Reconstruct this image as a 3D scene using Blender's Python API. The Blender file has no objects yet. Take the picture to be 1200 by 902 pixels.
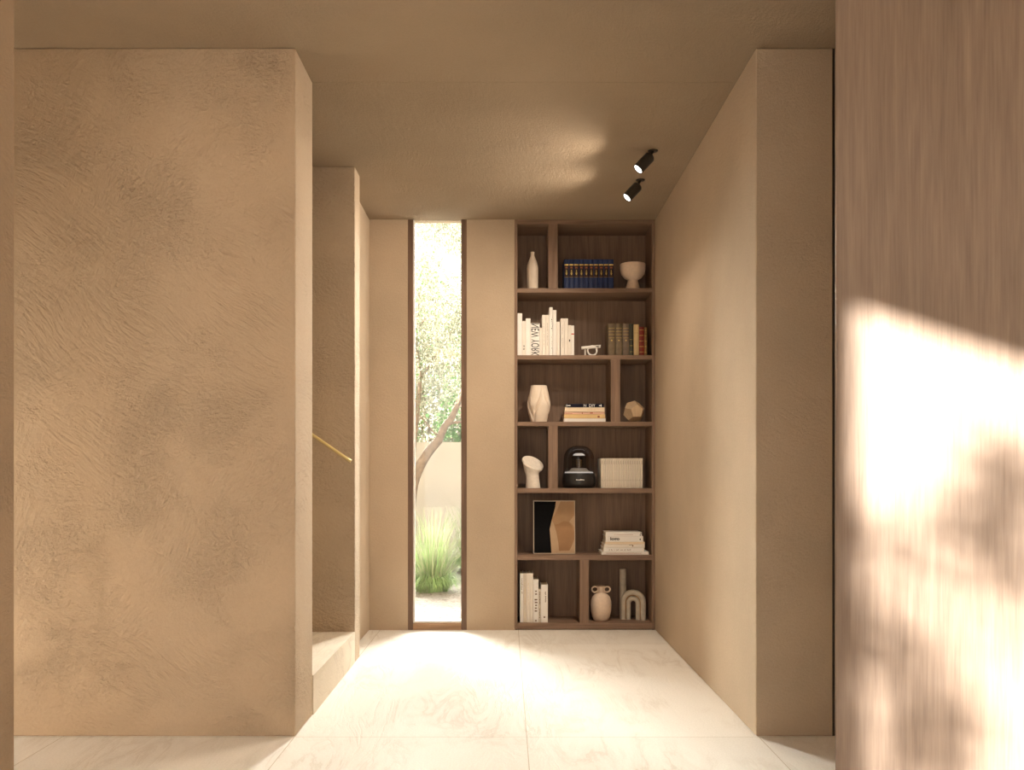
import bpy, bmesh, math, random
from mathutils import Vector, Matrix, noise as mnoise

random.seed(11)
C = bpy.context.scene.collection
F = 1042.0            # focal length in pixels of the 1200 x 902 frame
CX, CY = 593.0, 554.0  # vanishing point of the corridor
EYE = 1.148
H = 3.0
PI = math.pi


def X(px, d): return (px - CX) * d / F
def Z(py, d): return EYE - (py - CY) * d / F


# ------------------------------------------------------------------ materials
def new_mat(name):
    m = bpy.data.materials.new(name)
    m.use_nodes = True
    nt = m.node_tree
    b = nt.nodes['Principled BSDF']
    return m, nt, b


def N(nt, typ, **kw):
    n = nt.nodes.new(typ)
    for k, v in kw.items():
        if k.startswith('i_'):
            n.inputs[k[2:].replace('_', ' ')].default_value = v
        else:
            setattr(n, k, v)
    return n


def L(nt, a, b): nt.links.new(a, b)


def ramp(nt, stops):
    r = nt.nodes.new('ShaderNodeValToRGB')
    cr = r.color_ramp
    while len(cr.elements) < len(stops):
        cr.elements.new(0.5)
    for e, (p, c) in zip(cr.elements, stops):
        e.position = p
        e.color = c if len(c) == 4 else (*c, 1)
    return r


def coords(nt, scale=(1, 1, 1), rot=(0, 0, 0), loc=(0, 0, 0)):
    tc = N(nt, 'ShaderNodeTexCoord')
    mp = N(nt, 'ShaderNodeMapping')
    mp.inputs['Scale'].default_value = scale
    mp.inputs['Rotation'].default_value = rot
    mp.inputs['Location'].default_value = loc
    L(nt, tc.outputs['Object'], mp.inputs['Vector'])
    return mp.outputs['Vector']


def math_node(nt, op, a, b=None):
    n = N(nt, 'ShaderNodeMath', operation=op)
    for i, v in enumerate((a, b)):
        if v is None: continue
        if isinstance(v, (int, float)): n.inputs[i].default_value = v
        else: L(nt, v, n.inputs[i])
    return n.outputs[0]


def plain(name, col, rough=0.6, metal=0.0, var=0.06, scale=14.0, bump=0.0):
    """a surface of one colour with a little mottling of its own"""
    m, nt, b = new_mat(name)
    v = coords(nt)
    n = N(nt, 'ShaderNodeTexNoise', i_Scale=scale, i_Detail=5.0)
    L(nt, v, n.inputs['Vector'])
    lo = tuple(max(0, c * (1 - var)) for c in col)
    hi = tuple(min(1, c * (1 + var)) for c in col)
    r = ramp(nt, [(0.3, lo), (0.7, hi)])
    L(nt, n.outputs['Fac'], r.inputs['Fac'])
    L(nt, r.outputs['Color'], b.inputs['Base Color'])
    b.inputs['Roughness'].default_value = rough
    b.inputs['Metallic'].default_value = metal
    if bump:
        bp = N(nt, 'ShaderNodeBump', i_Strength=bump, i_Distance=0.004)
        L(nt, n.outputs['Fac'], bp.inputs['Height'])
        L(nt, bp.outputs['Normal'], b.inputs['Normal'])
    return m


def plaster(name, col, strokes=1.0, fine=0.5, seed=0.0):
    """hand trowelled earth plaster"""
    m, nt, b = new_mat(name)
    base = coords(nt, loc=(seed, seed * 0.7, seed * 1.3))
    # bend the coordinates a little so the trowel strokes sweep
    wn = N(nt, 'ShaderNodeTexNoise', i_Scale=1.6, i_Detail=1.5)
    L(nt, base, wn.inputs['Vector'])
    sub = N(nt, 'ShaderNodeVectorMath', operation='SUBTRACT')
    sub.inputs[1].default_value = (0.5, 0.5, 0.5)
    L(nt, wn.outputs['Color'], sub.inputs[0])
    sc = N(nt, 'ShaderNodeVectorMath', operation='SCALE')
    sc.inputs['Scale'].default_value = 0.30
    L(nt, sub.outputs[0], sc.inputs[0])
    add = N(nt, 'ShaderNodeVectorMath', operation='ADD')
    L(nt, base, add.inputs[0]); L(nt, sc.outputs[0], add.inputs[1])

    def stroke(rot, scale, mscale, lo, hi, moff):
        r1 = N(nt, 'ShaderNodeMapping'); r1.inputs['Rotation'].default_value = rot
        L(nt, add.outputs[0], r1.inputs['Vector'])
        m1 = N(nt, 'ShaderNodeMapping'); m1.inputs['Scale'].default_value = scale
        L(nt, r1.outputs[0], m1.inputs['Vector'])
        n_ = N(nt, 'ShaderNodeTexNoise', i_Scale=1.0, i_Detail=7.0, i_Roughness=0.62, i_Distortion=0.12)
        L(nt, m1.outputs[0], n_.inputs['Vector'])
        m2 = N(nt, 'ShaderNodeMapping'); m2.inputs['Location'].default_value = (moff, moff, moff)
        L(nt, base, m2.inputs['Vector'])
        k_ = N(nt, 'ShaderNodeTexNoise', i_Scale=mscale, i_Detail=5.0, i_Roughness=0.62)
        L(nt, m2.outputs[0], k_.inputs['Vector'])
        kr = ramp(nt, [(lo, (0, 0, 0)), (hi, (1, 1, 1))])
        L(nt, k_.outputs['Fac'], kr.inputs['Fac'])
        return math_node(nt, 'MULTIPLY', math_node(nt, 'SUBTRACT', n_.outputs['Fac'], 0.5), kr.outputs['Color'])
    s1 = stroke((0, 0.95, 0), (13, 13, 58), 2.1, 0.46, 0.66, 3.0)
    s2 = stroke((0, -0.55, 0), (12, 12, 54), 2.3, 0.46, 0.66, 11.0)
    s3 = stroke((0, 0.15, 0), (46, 46, 60), 2.7, 0.47, 0.63, 23.0)     # crumbly patches
    fi = N(nt, 'ShaderNodeTexNoise', i_Scale=85.0, i_Detail=6.0, i_Roughness=0.75)
    L(nt, base, fi.inputs['Vector'])
    mid = N(nt, 'ShaderNodeTexNoise', i_Scale=11.0, i_Detail=5.0, i_Roughness=0.6)
    L(nt, base, mid.inputs['Vector'])
    st_ = math_node(nt, 'ADD', math_node(nt, 'ADD', s1, s2), math_node(nt, 'MULTIPLY', s3, 1.1))
    st_ = math_node(nt, 'MULTIPLY', st_, 1.0 * strokes)
    hgt = math_node(nt, 'ADD', math_node(nt, 'ADD', st_, math_node(nt, 'MULTIPLY', mid.outputs['Fac'], 0.35 * strokes)), math_node(nt, 'MULTIPLY', fi.outputs['Fac'], 0.32 * fine))
    bp = N(nt, 'ShaderNodeBump', i_Strength=1.0, i_Distance=0.016)
    L(nt, hgt, bp.inputs['Height'])
    L(nt, bp.outputs['Normal'], b.inputs['Normal'])
    # pigment: cloudy plus grain
    cl = N(nt, 'ShaderNodeTexNoise', i_Scale=0.9, i_Detail=6.0, i_Roughness=0.55)
    L(nt, base, cl.inputs['Vector'])
    mix = math_node(nt, 'ADD', math_node(nt, 'MULTIPLY', cl.outputs['Fac'], 0.75), math_node(nt, 'MULTIPLY', fi.outputs['Fac'], 0.25))
    lo = tuple(c * 0.86 for c in col); hi = tuple(min(1, c * 1.12) for c in col)
    r = ramp(nt, [(0.33, lo), (0.67, hi)])
    L(nt, mix, r.inputs['Fac'])
    L(nt, r.outputs['Color'], b.inputs['Base Color'])
    b.inputs['Roughness'].default_value = 0.92
    b.inputs['Specular IOR Level'].default_value = 0.15
    return m


def wood(name, dark, light, rot=(0, 0, 0), rough=0.5, scale=1.0, planks=0.0):
    """straight grained veneer, the grain along the local z axis before rot"""
    m, nt, b = new_mat(name)
    v = coords(nt, scale=(scale, scale, scale), rot=rot)
    mp = N(nt, 'ShaderNodeMapping'); mp.inputs['Scale'].default_value = (26, 26, 1.1)
    L(nt, v, mp.inputs['Vector'])
    n1 = N(nt, 'ShaderNodeTexNoise', i_Scale=1.0, i_Detail=6.0, i_Roughness=0.6, i_Distortion=0.7)
    L(nt, mp.outputs[0], n1.inputs['Vector'])
    mp2 = N(nt, 'ShaderNodeMapping'); mp2.inputs['Scale'].default_value = (150, 150, 4.5)
    L(nt, v, mp2.inputs['Vector'])
    n2 = N(nt, 'ShaderNodeTexNoise', i_Scale=1.0, i_Detail=3.0, i_Roughness=0.6)
    L(nt, mp2.outputs[0], n2.inputs['Vector'])
    mp3 = N(nt, 'ShaderNodeMapping'); mp3.inputs['Scale'].default_value = (5.5, 5.5, 0.35)
    L(nt, v, mp3.inputs['Vector'])
    n3 = N(nt, 'ShaderNodeTexNoise', i_Scale=1.0, i_Detail=2.0)
    L(nt, mp3.outputs[0], n3.inputs['Vector'])
    wv = math_node(nt, 'FRACT', math_node(nt, 'MULTIPLY', n3.outputs['Fac'], 9.0))
    wv = math_node(nt, 'ABSOLUTE', math_node(nt, 'SUBTRACT', wv, 0.5))
    f = math_node(nt, 'ADD', math_node(nt, 'MULTIPLY', n1.outputs['Fac'], 0.42),
                  math_node(nt, 'ADD', math_node(nt, 'MULTIPLY', n2.outputs['Fac'], 0.50), math_node(nt, 'MULTIPLY', wv, 0.22)))
    r = ramp(nt, [(0.34, dark), (0.70, light)])
    L(nt, f, r.inputs['Fac'])
    L(nt, r.outputs['Color'], b.inputs['Base Color'])
    b.inputs['Roughness'].default_value = rough
    b.inputs['Specular IOR Level'].default_value = 0.3
    bp = N(nt, 'ShaderNodeBump', i_Strength=0.25, i_Distance=0.002)
    L(nt, f, bp.inputs['Height']); L(nt, bp.outputs['Normal'], b.inputs['Normal'])
    return m


def stone(name, base_c, vein_c, joints=True, seed=0.0):
    """large travertine slabs, veins drifting with the length of the hall"""
    m, nt, b = new_mat(name)
    v = coords(nt, loc=(seed, seed, 0))
    mp = N(nt, 'ShaderNodeMapping')
    mp.inputs['Rotation'].default_value = (0, 0, 0.5)
    mp.inputs['Scale'].default_value = (5.5, 1.3, 3.0)
    L(nt, v, mp.inputs['Vector'])
    n1 = N(nt, 'ShaderNodeTexNoise', i_Scale=1.0, i_Detail=8.0, i_Roughness=0.62, i_Distortion=1.2)
    L(nt, mp.outputs[0], n1.inputs['Vector'])
    vein = math_node(nt, 'ABSOLUTE', math_node(nt, 'SUBTRACT', n1.outputs['Fac'], 0.5))
    n2 = N(nt, 'ShaderNodeTexNoise', i_Scale=130.0, i_Detail=3.0)
    L(nt, v, n2.inputs['Vector'])
    n3 = N(nt, 'ShaderNodeTexNoise', i_Scale=1.6, i_Detail=4.0)
    L(nt, v, n3.inputs['Vector'])
    vr = ramp(nt, [(0.0, (0, 0, 0)), (0.035, (0.62,) * 3), (0.14, (1, 1, 1))])
    L(nt, vein, vr.inputs['Fac'])
    msk = ramp(nt, [(0.42, (0, 0, 0)), (0.62, (1, 1, 1))])
    L(nt, n3.outputs['Fac'], msk.inputs['Fac'])
    inv = math_node(nt, 'SUBTRACT', 1.0, vr.outputs['Color'])
    veinf = math_node(nt, 'MULTIPLY', math_node(nt, 'MULTIPLY', inv, msk.outputs['Color']), 0.75)
    grain = ramp(nt, [(0.25, tuple(c * 0.90 for c in base_c)), (0.6, base_c)])
    L(nt, n2.outputs['Fac'], grain.inputs['Fac'])
    mx = N(nt, 'ShaderNodeMix', data_type='RGBA')
    L(nt, veinf, mx.inputs['Factor']); L(nt, grain.outputs['Color'], mx.inputs['A'])
    mx.inputs['B'].default_value = (*vein_c, 1)
    col = mx.outputs['Result']
    if joints:
        bm_ = N(nt, 'ShaderNodeMapping'); bm_.inputs['Location'].default_value = (-0.09, -3.868 + 2.11 * 3, 0)
        L(nt, coords(nt), bm_.inputs['Vector'])
        br = N(nt, 'ShaderNodeTexBrick', offset=0.0, squash=1.0)
        br.inputs['Scale'].default_value = 1.0
        br.inputs['Mortar Size'].default_value = 0.0022
        br.inputs['Mortar Smooth'].default_value = 0.2
        br.inputs['Brick Width'].default_value = 1.01
        br.inputs['Row Height'].default_value = 2.11
        br.inputs['Color1'].default_value = (1, 1, 1, 1)
        br.inputs['Color2'].default_value = (0.95, 0.95, 0.95, 1)
        br.inputs['Mortar'].default_value = (0.66, 0.60, 0.52, 1)
        L(nt, bm_.outputs[0], br.inputs['Vector'])
        mu = N(nt, 'ShaderNodeMix', data_type='RGBA', blend_type='MULTIPLY')
        mu.inputs['Factor'].default_value = 1.0
        L(nt, col, mu.inputs['A']); L(nt, br.outputs['Color'], mu.inputs['B'])
        col = mu.outputs['Result']
    L(nt, col, b.inputs['Base Color'])
    b.inputs['Roughness'].default_value = 0.55
    b.inputs['Specular IOR Level'].default_value = 0.3
    bp = N(nt, 'ShaderNodeBump', i_Strength=0.25, i_Distance=0.006)
    L(nt, math_node(nt, 'ADD', math_node(nt, 'MULTIPLY', vr.outputs['Color'], 0.8), math_node(nt, 'MULTIPLY', n2.outputs['Fac'], 0.25)), bp.inputs['Height'])
    L(nt, bp.outputs['Normal'], b.inputs['Normal'])
    return m


PL = (0.476, 0.380, 0.279)
M = {}
M['plaster_rough'] = plaster('trowelled plaster', PL, 1.0, 0.5, 0.0)
M['plaster'] = plaster('fine plaster', PL, 0.22, 0.6, 3.1)
M['plaster_ceiling'] = plaster('shaded ceiling plaster', (0.315, 0.245, 0.172), 0.30, 0.8, 7.7)  # same plaster as the walls, darkened to carry the shade overhead
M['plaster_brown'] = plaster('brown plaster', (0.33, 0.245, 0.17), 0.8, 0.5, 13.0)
M['plaster_out'] = plaster('garden wall plaster', (0.50, 0.455, 0.385), 0.1, 0.5, 5.0)
M['blocker_white'] = plaster('blocker_white', (0.80, 0.78, 0.74), 0.1, 0.5, 9.0)  # pale, so the added sun blocker bounces sky light
M['floor'] = stone('travertine floor', (0.86, 0.83, 0.77), (0.64, 0.58, 0.50))
M['step'] = stone('travertine step', (0.74, 0.66, 0.54), (0.52, 0.45, 0.36), joints=False, seed=4.0)
M['walnut'] = wood('walnut', (0.16, 0.102, 0.069), (0.29, 0.193, 0.135))
M['walnut_h'] = wood('walnut across', (0.16, 0.102, 0.069), (0.29, 0.193, 0.135), rot=(0, PI / 2, 0))
M['panel'] = wood('panel veneer', (0.145, 0.104, 0.077), (0.225, 0.167, 0.127), scale=1.3, rough=0.45)
M['frame'] = wood('window frame timber', (0.10, 0.062, 0.042), (0.20, 0.125, 0.085))
M['frame_sill'] = wood('window sill timber', (0.25, 0.15, 0.085), (0.42, 0.26, 0.15), rot=(0, PI / 2, 0))
M['gap_shade'] = plain('dark bronze', (0.05, 0.04, 0.03), 0.5, 0.6)  # flat dark colour painted for the shadow gap at the right wall end
M['brass'] = plain('brass', (0.90, 0.78, 0.40), 0.38, 1.0)
M['black_metal'] = plain('black powder coat', (0.045, 0.040, 0.034), 0.45, 0.3)
M['bead'] = plain('white gasket', (0.82, 0.80, 0.74), 0.6)
M['ceramic'] = plain('cream ceramic', (0.80, 0.69, 0.57), 0.6, var=0.05, bump=0.05)
M['ceramic_tan'] = plain('sandy ceramic', (0.66, 0.52, 0.40), 0.75, var=0.08, scale=40, bump=0.15)
M['ceramic_peach'] = plain('pale peach ceramic', (0.82, 0.66, 0.52), 0.7, var=0.06, scale=60, bump=0.1)
M['ceramic_grey'] = plain('grey green glazed ceramic', (0.56, 0.51, 0.42), 0.45, var=0.12, scale=30, bump=0.1)
M['ochre_line'] = plain('ochre clay', (0.42, 0.24, 0.09), 0.7)
M['bonewhite'] = plain('bone white ceramic', (0.78, 0.71, 0.62), 0.7, var=0.07, scale=50, bump=0.2)
M['maple'] = wood('pale maple', (0.62, 0.44, 0.26), (0.80, 0.63, 0.42), scale=3.0)
M['white_wood'] = plain('white lacquer', (0.86, 0.83, 0.78), 0.4)
M['paper'] = plain('book pages', (0.74, 0.67, 0.54), 0.9, var=0.12, scale=120)
M['white_cover'] = plain('white book cloth', (0.88, 0.86, 0.82), 0.7, var=0.03)
M['ivory_cover'] = plain('ivory book cloth', (0.84, 0.79, 0.71), 0.75, var=0.04)
M['linen_cover'] = plain('linen book cloth', (0.72, 0.66, 0.56), 0.8, var=0.05, scale=90)
M['blue_cover'] = plain('navy book cloth', (0.008, 0.030, 0.13), 0.5, var=0.15)
M['maroon'] = plain('dark maroon leather', (0.035, 0.012, 0.012), 0.5)
M['gilt'] = plain('gilt', (0.86, 0.66, 0.20), 0.35, 0.7)
M['olive_leather'] = plain('olive brown leather', (0.18, 0.135, 0.080), 0.55, var=0.2, scale=30)
M['grey_leather'] = plain('grey brown leather', (0.20, 0.155, 0.115), 0.55, var=0.2, scale=30)
M['dark_leather'] = plain('dark green leather', (0.05, 0.050, 0.032), 0.55, var=0.2)
M['cream_leather'] = plain('cream vellum', (0.70, 0.56, 0.30), 0.6, var=0.08)
M['red_leather'] = plain('red leather', (0.25, 0.028, 0.015), 0.5, var=0.2)
M['tan_leather'] = plain('tan leather', (0.28, 0.17, 0.06), 0.55, var=0.25, scale=50)
M['ink'] = plain('black ink', (0.012, 0.011, 0.010), 0.7)
M['brown_ink'] = plain('brown ink', (0.20, 0.13, 0.08), 0.7)
M['grey_ink'] = plain('warm grey ink', (0.46, 0.39, 0.31), 0.7)
M['red_ink'] = plain('red ink', (0.62, 0.07, 0.04), 0.7)
M['white_ink'] = plain('white ink', (0.85, 0.84, 0.82), 0.7)
M['navy_cover'] = plain('navy black cover', (0.010, 0.010, 0.022), 0.4)
M['pink_cover'] = plain('pale pink cover', (0.74, 0.47, 0.36), 0.7)
M['redbrown'] = plain('red brown cover', (0.35, 0.11, 0.05), 0.6)
M['ochre_cover'] = plain('pale ochre cover', (0.76, 0.55, 0.26), 0.7)
M['cream_cover'] = plain('cream cover', (0.82, 0.68, 0.50), 0.7)
M['art_black'] = plain('black print ink', (0.006, 0.006, 0.007), 0.8)
M['art_tan'] = plain('tan print ink', (0.42, 0.27, 0.155), 0.8)
M['art_brown'] = plain('brown print ink', (0.37, 0.22, 0.12), 0.8)
M['art_sand'] = plain('sand print ink', (0.52, 0.375, 0.245), 0.8)
M['art_frame'] = plain('pale slim frame', (0.50, 0.42, 0.33), 0.5)
M['pearl'] = plain('pearl grey plastic', (0.62, 0.61, 0.60), 0.3)
M['speaker_black'] = plain('matt black plastic', (0.020, 0.018, 0.018), 0.42)
M['chrome'] = plain('satin chrome', (0.85, 0.85, 0.86), 0.16, 1.0)
M['leaf_pale'] = plain('pale leaf', (0.19, 0.188, 0.132), 0.6, var=0.18, scale=4)
M['leaf_green'] = plain('green leaf', (0.085, 0.17, 0.05), 0.55, var=0.35, scale=5)
M['leaf_shade'] = plain('dark leaf', (0.10, 0.16, 0.05), 0.6, var=0.2)
M['bark'] = plain('pale bark', (0.22, 0.165, 0.12), 0.9, var=0.25, scale=18, bump=0.4)
M['grass'] = plain('green grass blade', (0.22, 0.34, 0.12), 0.6, var=0.3, scale=5)
M['grass_pale'] = plain('bleached grass stalk', (0.30, 0.33, 0.19), 0.7, var=0.15)

for k in ('art_black', 'ink', 'art_tan', 'art_sand', 'art_brown', 'navy_cover'):
    M[k].node_tree.nodes['Principled BSDF'].inputs['Specular IOR Level'].default_value = 0.1
for k in ('leaf_pale', 'leaf_green', 'grass', 'grass_pale'):     # thin leaves let light through
    nt = M[k].node_tree
    bs = nt.nodes['Principled BSDF']
    tr = N(nt, 'ShaderNodeBsdfTranslucent')
    src = bs.inputs['Base Color'].links[0].from_socket
    L(nt, src, tr.inputs['Color'])
    mx = N(nt, 'ShaderNodeMixShader'); mx.inputs[0].default_value = 0.45
    L(nt, bs.outputs[0], mx.inputs[1]); L(nt, tr.outputs[0], mx.inputs[2])
    L(nt, mx.outputs[0], nt.nodes['Material Output'].inputs['Surface'])


def glass_mat(name, tint, gloss, base, k=0.8):
    m = bpy.data.materials.new(name); m.use_nodes = True
    nt = m.node_tree
    nt.nodes.remove(nt.nodes['Principled BSDF'])
    t = N(nt, 'ShaderNodeBsdfTransparent'); t.inputs['Color'].default_value = (*tint, 1)
    g = N(nt, 'ShaderNodeBsdfGlossy'); g.inputs['Roughness'].default_value = 0.03
    g.inputs['Color'].default_value = (*gloss, 1)
    fr = N(nt, 'ShaderNodeFresnel'); fr.inputs['IOR'].default_value = 1.45
    mx = N(nt, 'ShaderNodeMixShader')
    L(nt, math_node(nt, 'ADD', math_node(nt, 'MULTIPLY', fr.outputs[0], k), base), mx.inputs[0])
    L(nt, t.outputs[0], mx.inputs[1]); L(nt, g.outputs[0], mx.inputs[2])
    L(nt, mx.outputs[0], nt.nodes['Material Output'].inputs['Surface'])
    return m


M['pane'] = glass_mat('clear pane', (0.97, 0.98, 0.97), (1, 1, 1), 0.0)
M['smoke'] = glass_mat('smoked dome', (0.66, 0.64, 0.62), (1, 1, 1), 0.01, 0.22)

m, nt, b = new_mat('lit ring and highlight')
b.inputs['Base Color'].default_value = (0.9, 0.9, 0.9, 1)
b.inputs['Emission Color'].default_value = (1.0, 0.98, 0.96, 1)
b.inputs['Emission Strength'].default_value = 0.45
M['ring_and_highlight'] = m  # glow shared by the ring and the painted dome highlight

m, nt, b = new_mat('lit lens')
b.inputs['Base Color'].default_value = (1, 1, 1, 1)
b.inputs['Emission Color'].default_value = (1.0, 0.95, 0.86, 1)
b.inputs['Emission Strength'].default_value = 6.0
M['lens'] = m

# gravel with fallen leaves
m, nt, b = new_mat('garden gravel')
v = coords(nt)
vo = N(nt, 'ShaderNodeTexVoronoi', i_Scale=42.0)
L(nt, v, vo.inputs['Vector'])
hs = ramp(nt, [(0.0, (0.16, 0.135, 0.11)), (0.5, (0.235, 0.205, 0.175)), (1.0, (0.29, 0.265, 0.235))])
L(nt, vo.outputs['Color'], hs.inputs['Fac'])
v2 = N(nt, 'ShaderNodeTexNoise', i_Scale=26.0, i_Detail=3.0)
L(nt, v, v2.inputs['Vector'])
sp = ramp(nt, [(0.60, (1, 1, 1)), (0.66, (0.35, 0.25, 0.17))])
L(nt, v2.outputs['Fac'], sp.inputs['Fac'])
mu = N(nt, 'ShaderNodeMix', data_type='RGBA', blend_type='MULTIPLY'); mu.inputs['Factor'].default_value = 1.0
L(nt, hs.outputs['Color'], mu.inputs['A']); L(nt, sp.outputs['Color'], mu.inputs['B'])
L(nt, mu.outputs['Result'], b.inputs['Base Color'])
b.inputs['Roughness'].default_value = 0.95
bp = N(nt, 'ShaderNodeBump', i_Strength=0.6, i_Distance=0.02)
L(nt, vo.outputs['Distance'], bp.inputs['Height']); L(nt, bp.outputs['Normal'], b.inputs['Normal'])
M['gravel'] = m


# ------------------------------------------------------------------ mesh helpers
def finish(name, bm, mats, parent=None, smooth=False, loc=None):
    me = bpy.data.meshes.new(name)
    bmesh.ops.recalc_face_normals(bm, faces=bm.faces[:])
    bm.to_mesh(me); bm.free()
    for mm in (mats if isinstance(mats, (list, tuple)) else [mats]):
        me.materials.append(M[mm] if isinstance(mm, str) else mm)
    if smooth:
        for p in me.polygons: p.use_smooth = True
    o = bpy.data.objects.new(name, me)
    C.objects.link(o)
    if parent is not None: o.parent = parent
    if loc is not None: o.location = loc
    return o


def auto_smooth(o, deg=40):
    me = o.data
    bm = bmesh.new(); bm.from_mesh(me)
    for e in bm.edges:
        if len(e.link_faces) == 2 and e.calc_face_angle(0) > math.radians(deg): e.smooth = False
    bm.to_mesh(me); bm.free()
    for p in me.polygons: p.use_smooth = True


def add_box(bm, x0, x1, y0, y1, z0, z1, mi=0, bevel=0.0, seg=1):
    vs = [bm.verts.new((x, y, z)) for x in (x0, x1) for y in (y0, y1) for z in (z0, z1)]
    fs = [(0, 1, 3, 2), (4, 6, 7, 5), (0, 4, 5, 1), (2, 3, 7, 6), (0, 2, 6, 4), (1, 5, 7, 3)]
    faces = [bm.faces.new([vs[i] for i in f]) for f in fs]
    for f in faces: f.material_index = mi
    if bevel:
        ed = list({e for f in faces for e in f.edges})
        r = bmesh.ops.bevel(bm, geom=ed, offset=bevel, segments=seg, affect='EDGES', profile=0.5)
        for f in r['faces']: f.material_index = mi


def box(name, x0, x1, y0, y1, z0, z1, mat, parent=None, bevel=0.0, seg=1):
    bm = bmesh.new(); add_box(bm, x0, x1, y0, y1, z0, z1, 0, bevel, seg)
    return finish(name, bm, mat, parent)


def add_lathe(bm, prof, seg=48, cx=0, cy=0, cz=0, mi=0):
    rings = []
    for r, z in prof:
        if r < 1e-6:
            rings.append([bm.verts.new((cx, cy, cz + z))])
        else:
            rings.append([bm.verts.new((cx + r * math.cos(2 * PI * i / seg), cy + r * math.sin(2 * PI * i / seg), cz + z)) for i in range(seg)])
    loft(bm, rings, mi)


def loft(bm, rings, mi=0, cap0=False, cap1=False):
    for a, b_ in zip(rings, rings[1:]):
        n = max(len(a), len(b_))
        for i in range(n):
            j = (i + 1) % n
            q = []
            for v_ in (a[i % len(a)], a[j % len(a)], b_[j % len(b_)], b_[i % len(b_)]):
                if v_ not in q: q.append(v_)
            if len(q) >= 3:
                f = bm.faces.new(q); f.material_index = mi
    if cap0 and len(rings[0]) > 2: bm.faces.new(rings[0][::-1]).material_index = mi
    if cap1 and len(rings[-1]) > 2: bm.faces.new(rings[-1]).material_index = mi


def add_tube(bm, pts, radii, seg=10, mi=0, caps=True):
    pts = [Vector(p) for p in pts]
    if isinstance(radii, (int, float)): radii = [radii] * len(pts)
    rings = []
    ref = None
    for i, p in enumerate(pts):
        t = (pts[min(i + 1, len(pts) - 1)] - pts[max(i - 1, 0)]).normalized()
        if ref is None:
            ref = t.orthogonal().normalized()
        ref = (ref - t * ref.dot(t)).normalized()
        bi = t.cross(ref)
        rings.append([bm.verts.new(p + (ref * math.cos(2 * PI * k / seg) + bi * math.sin(2 * PI * k / seg)) * radii[i]) for k in range(seg)])
    loft(bm, rings, mi, caps, caps)


def add_prism(bm, poly, y0, y1, mi=0):
    """polygon given in (x, z), extruded along y"""
    a = [bm.verts.new((x, y0, z)) for x, z in poly]
    b_ = [bm.verts.new((x, y1, z)) for x, z in poly]
    loft(bm, [a, b_], mi, True, True)


def smooth_path(pts, n=6):
    pts = [Vector(p) for p in pts]
    out = []
    for i in range(len(pts) - 1):
        p0 = pts[max(i - 1, 0)]; p1 = pts[i]; p2 = pts[i + 1]; p3 = pts[min(i + 2, len(pts) - 1)]
        for k in range(n):
            t = k / n
            out.append(0.5 * ((2 * p1) + (p2 - p0) * t + (2 * p0 - 5 * p1 + 4 * p2 - p3) * t * t + (3 * p1 - p0 - 3 * p2 + p3) * t ** 3))
    out.append(pts[-1])
    return out


def tag(o, label=None, cat=None, group=None, kind=None):
    if label: o['label'] = label
    if cat: o['category'] = cat
    if group: o['group'] = group
    if kind: o['kind'] = kind
    return o


def thing(name, label, cat, loc, rotz=0.0, group=None):
    o = bpy.data.objects.new(name, None)
    o.empty_display_size = 0.05
    C.objects.link(o); o.location = loc; o.rotation_euler = (0, 0, rotz)
    return tag(o, label, cat, group)


def struct(o, label=None):
    o['kind'] = 'structure'
    if label: o['label'] = label
    return o


def copy_tree(o, parent=None):
    c = o.copy(); C.objects.link(c)
    if parent is not None: c.parent = parent
    for ch in list(o.children): copy_tree(ch, c)
    return c


def text_mesh(name, body, size, mat, parent, width=None, height=None, mirror=False, bold=0.0):
    """flat raised lettering, centred on its own origin in the x-z plane, facing -y"""
    cu = bpy.data.curves.new(name, 'FONT'); cu.body = body; cu.size = size
    cu.align_x = 'CENTER'; cu.align_y = 'CENTER'; cu.extrude = 0.0004; cu.offset = bold
    t = bpy.data.objects.new(name + '_source', cu); C.objects.link(t)
    bpy.context.view_layer.update()
    me = bpy.data.meshes.new_from_object(t.evaluated_get(bpy.context.evaluated_depsgraph_get()))
    bpy.data.objects.remove(t)
    xs = [v_.co.x for v_ in me.vertices]; ys = [v_.co.y for v_ in me.vertices]
    sx = width / (max(xs) - min(xs)) if width else 1.0
    sy = height / (max(ys) - min(ys)) if height else 1.0
    mx, my = (max(xs) + min(xs)) / 2, (max(ys) + min(ys)) / 2
    for v_ in me.vertices:
        a, b_, c = (v_.co.x - mx) * sx, (v_.co.y - my) * sy, v_.co.z
        v_.co = (a, -c, b_)
    if mirror:
        for v_ in me.vertices: v_.co.z = -v_.co.z
        me.flip_normals()
    me.materials.clear(); me.materials.append(M[mat])
    o = bpy.data.objects.new(name, me); C.objects.link(o); o.parent = parent
    return o


# ------------------------------------------------------------------ room shell
BACK = 6.5          # plane of the far wall
HALL_L, HALL_R = -0.914, 1.09
FRONT = 3.878       # plane of the two wall ends that face the camera

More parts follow.
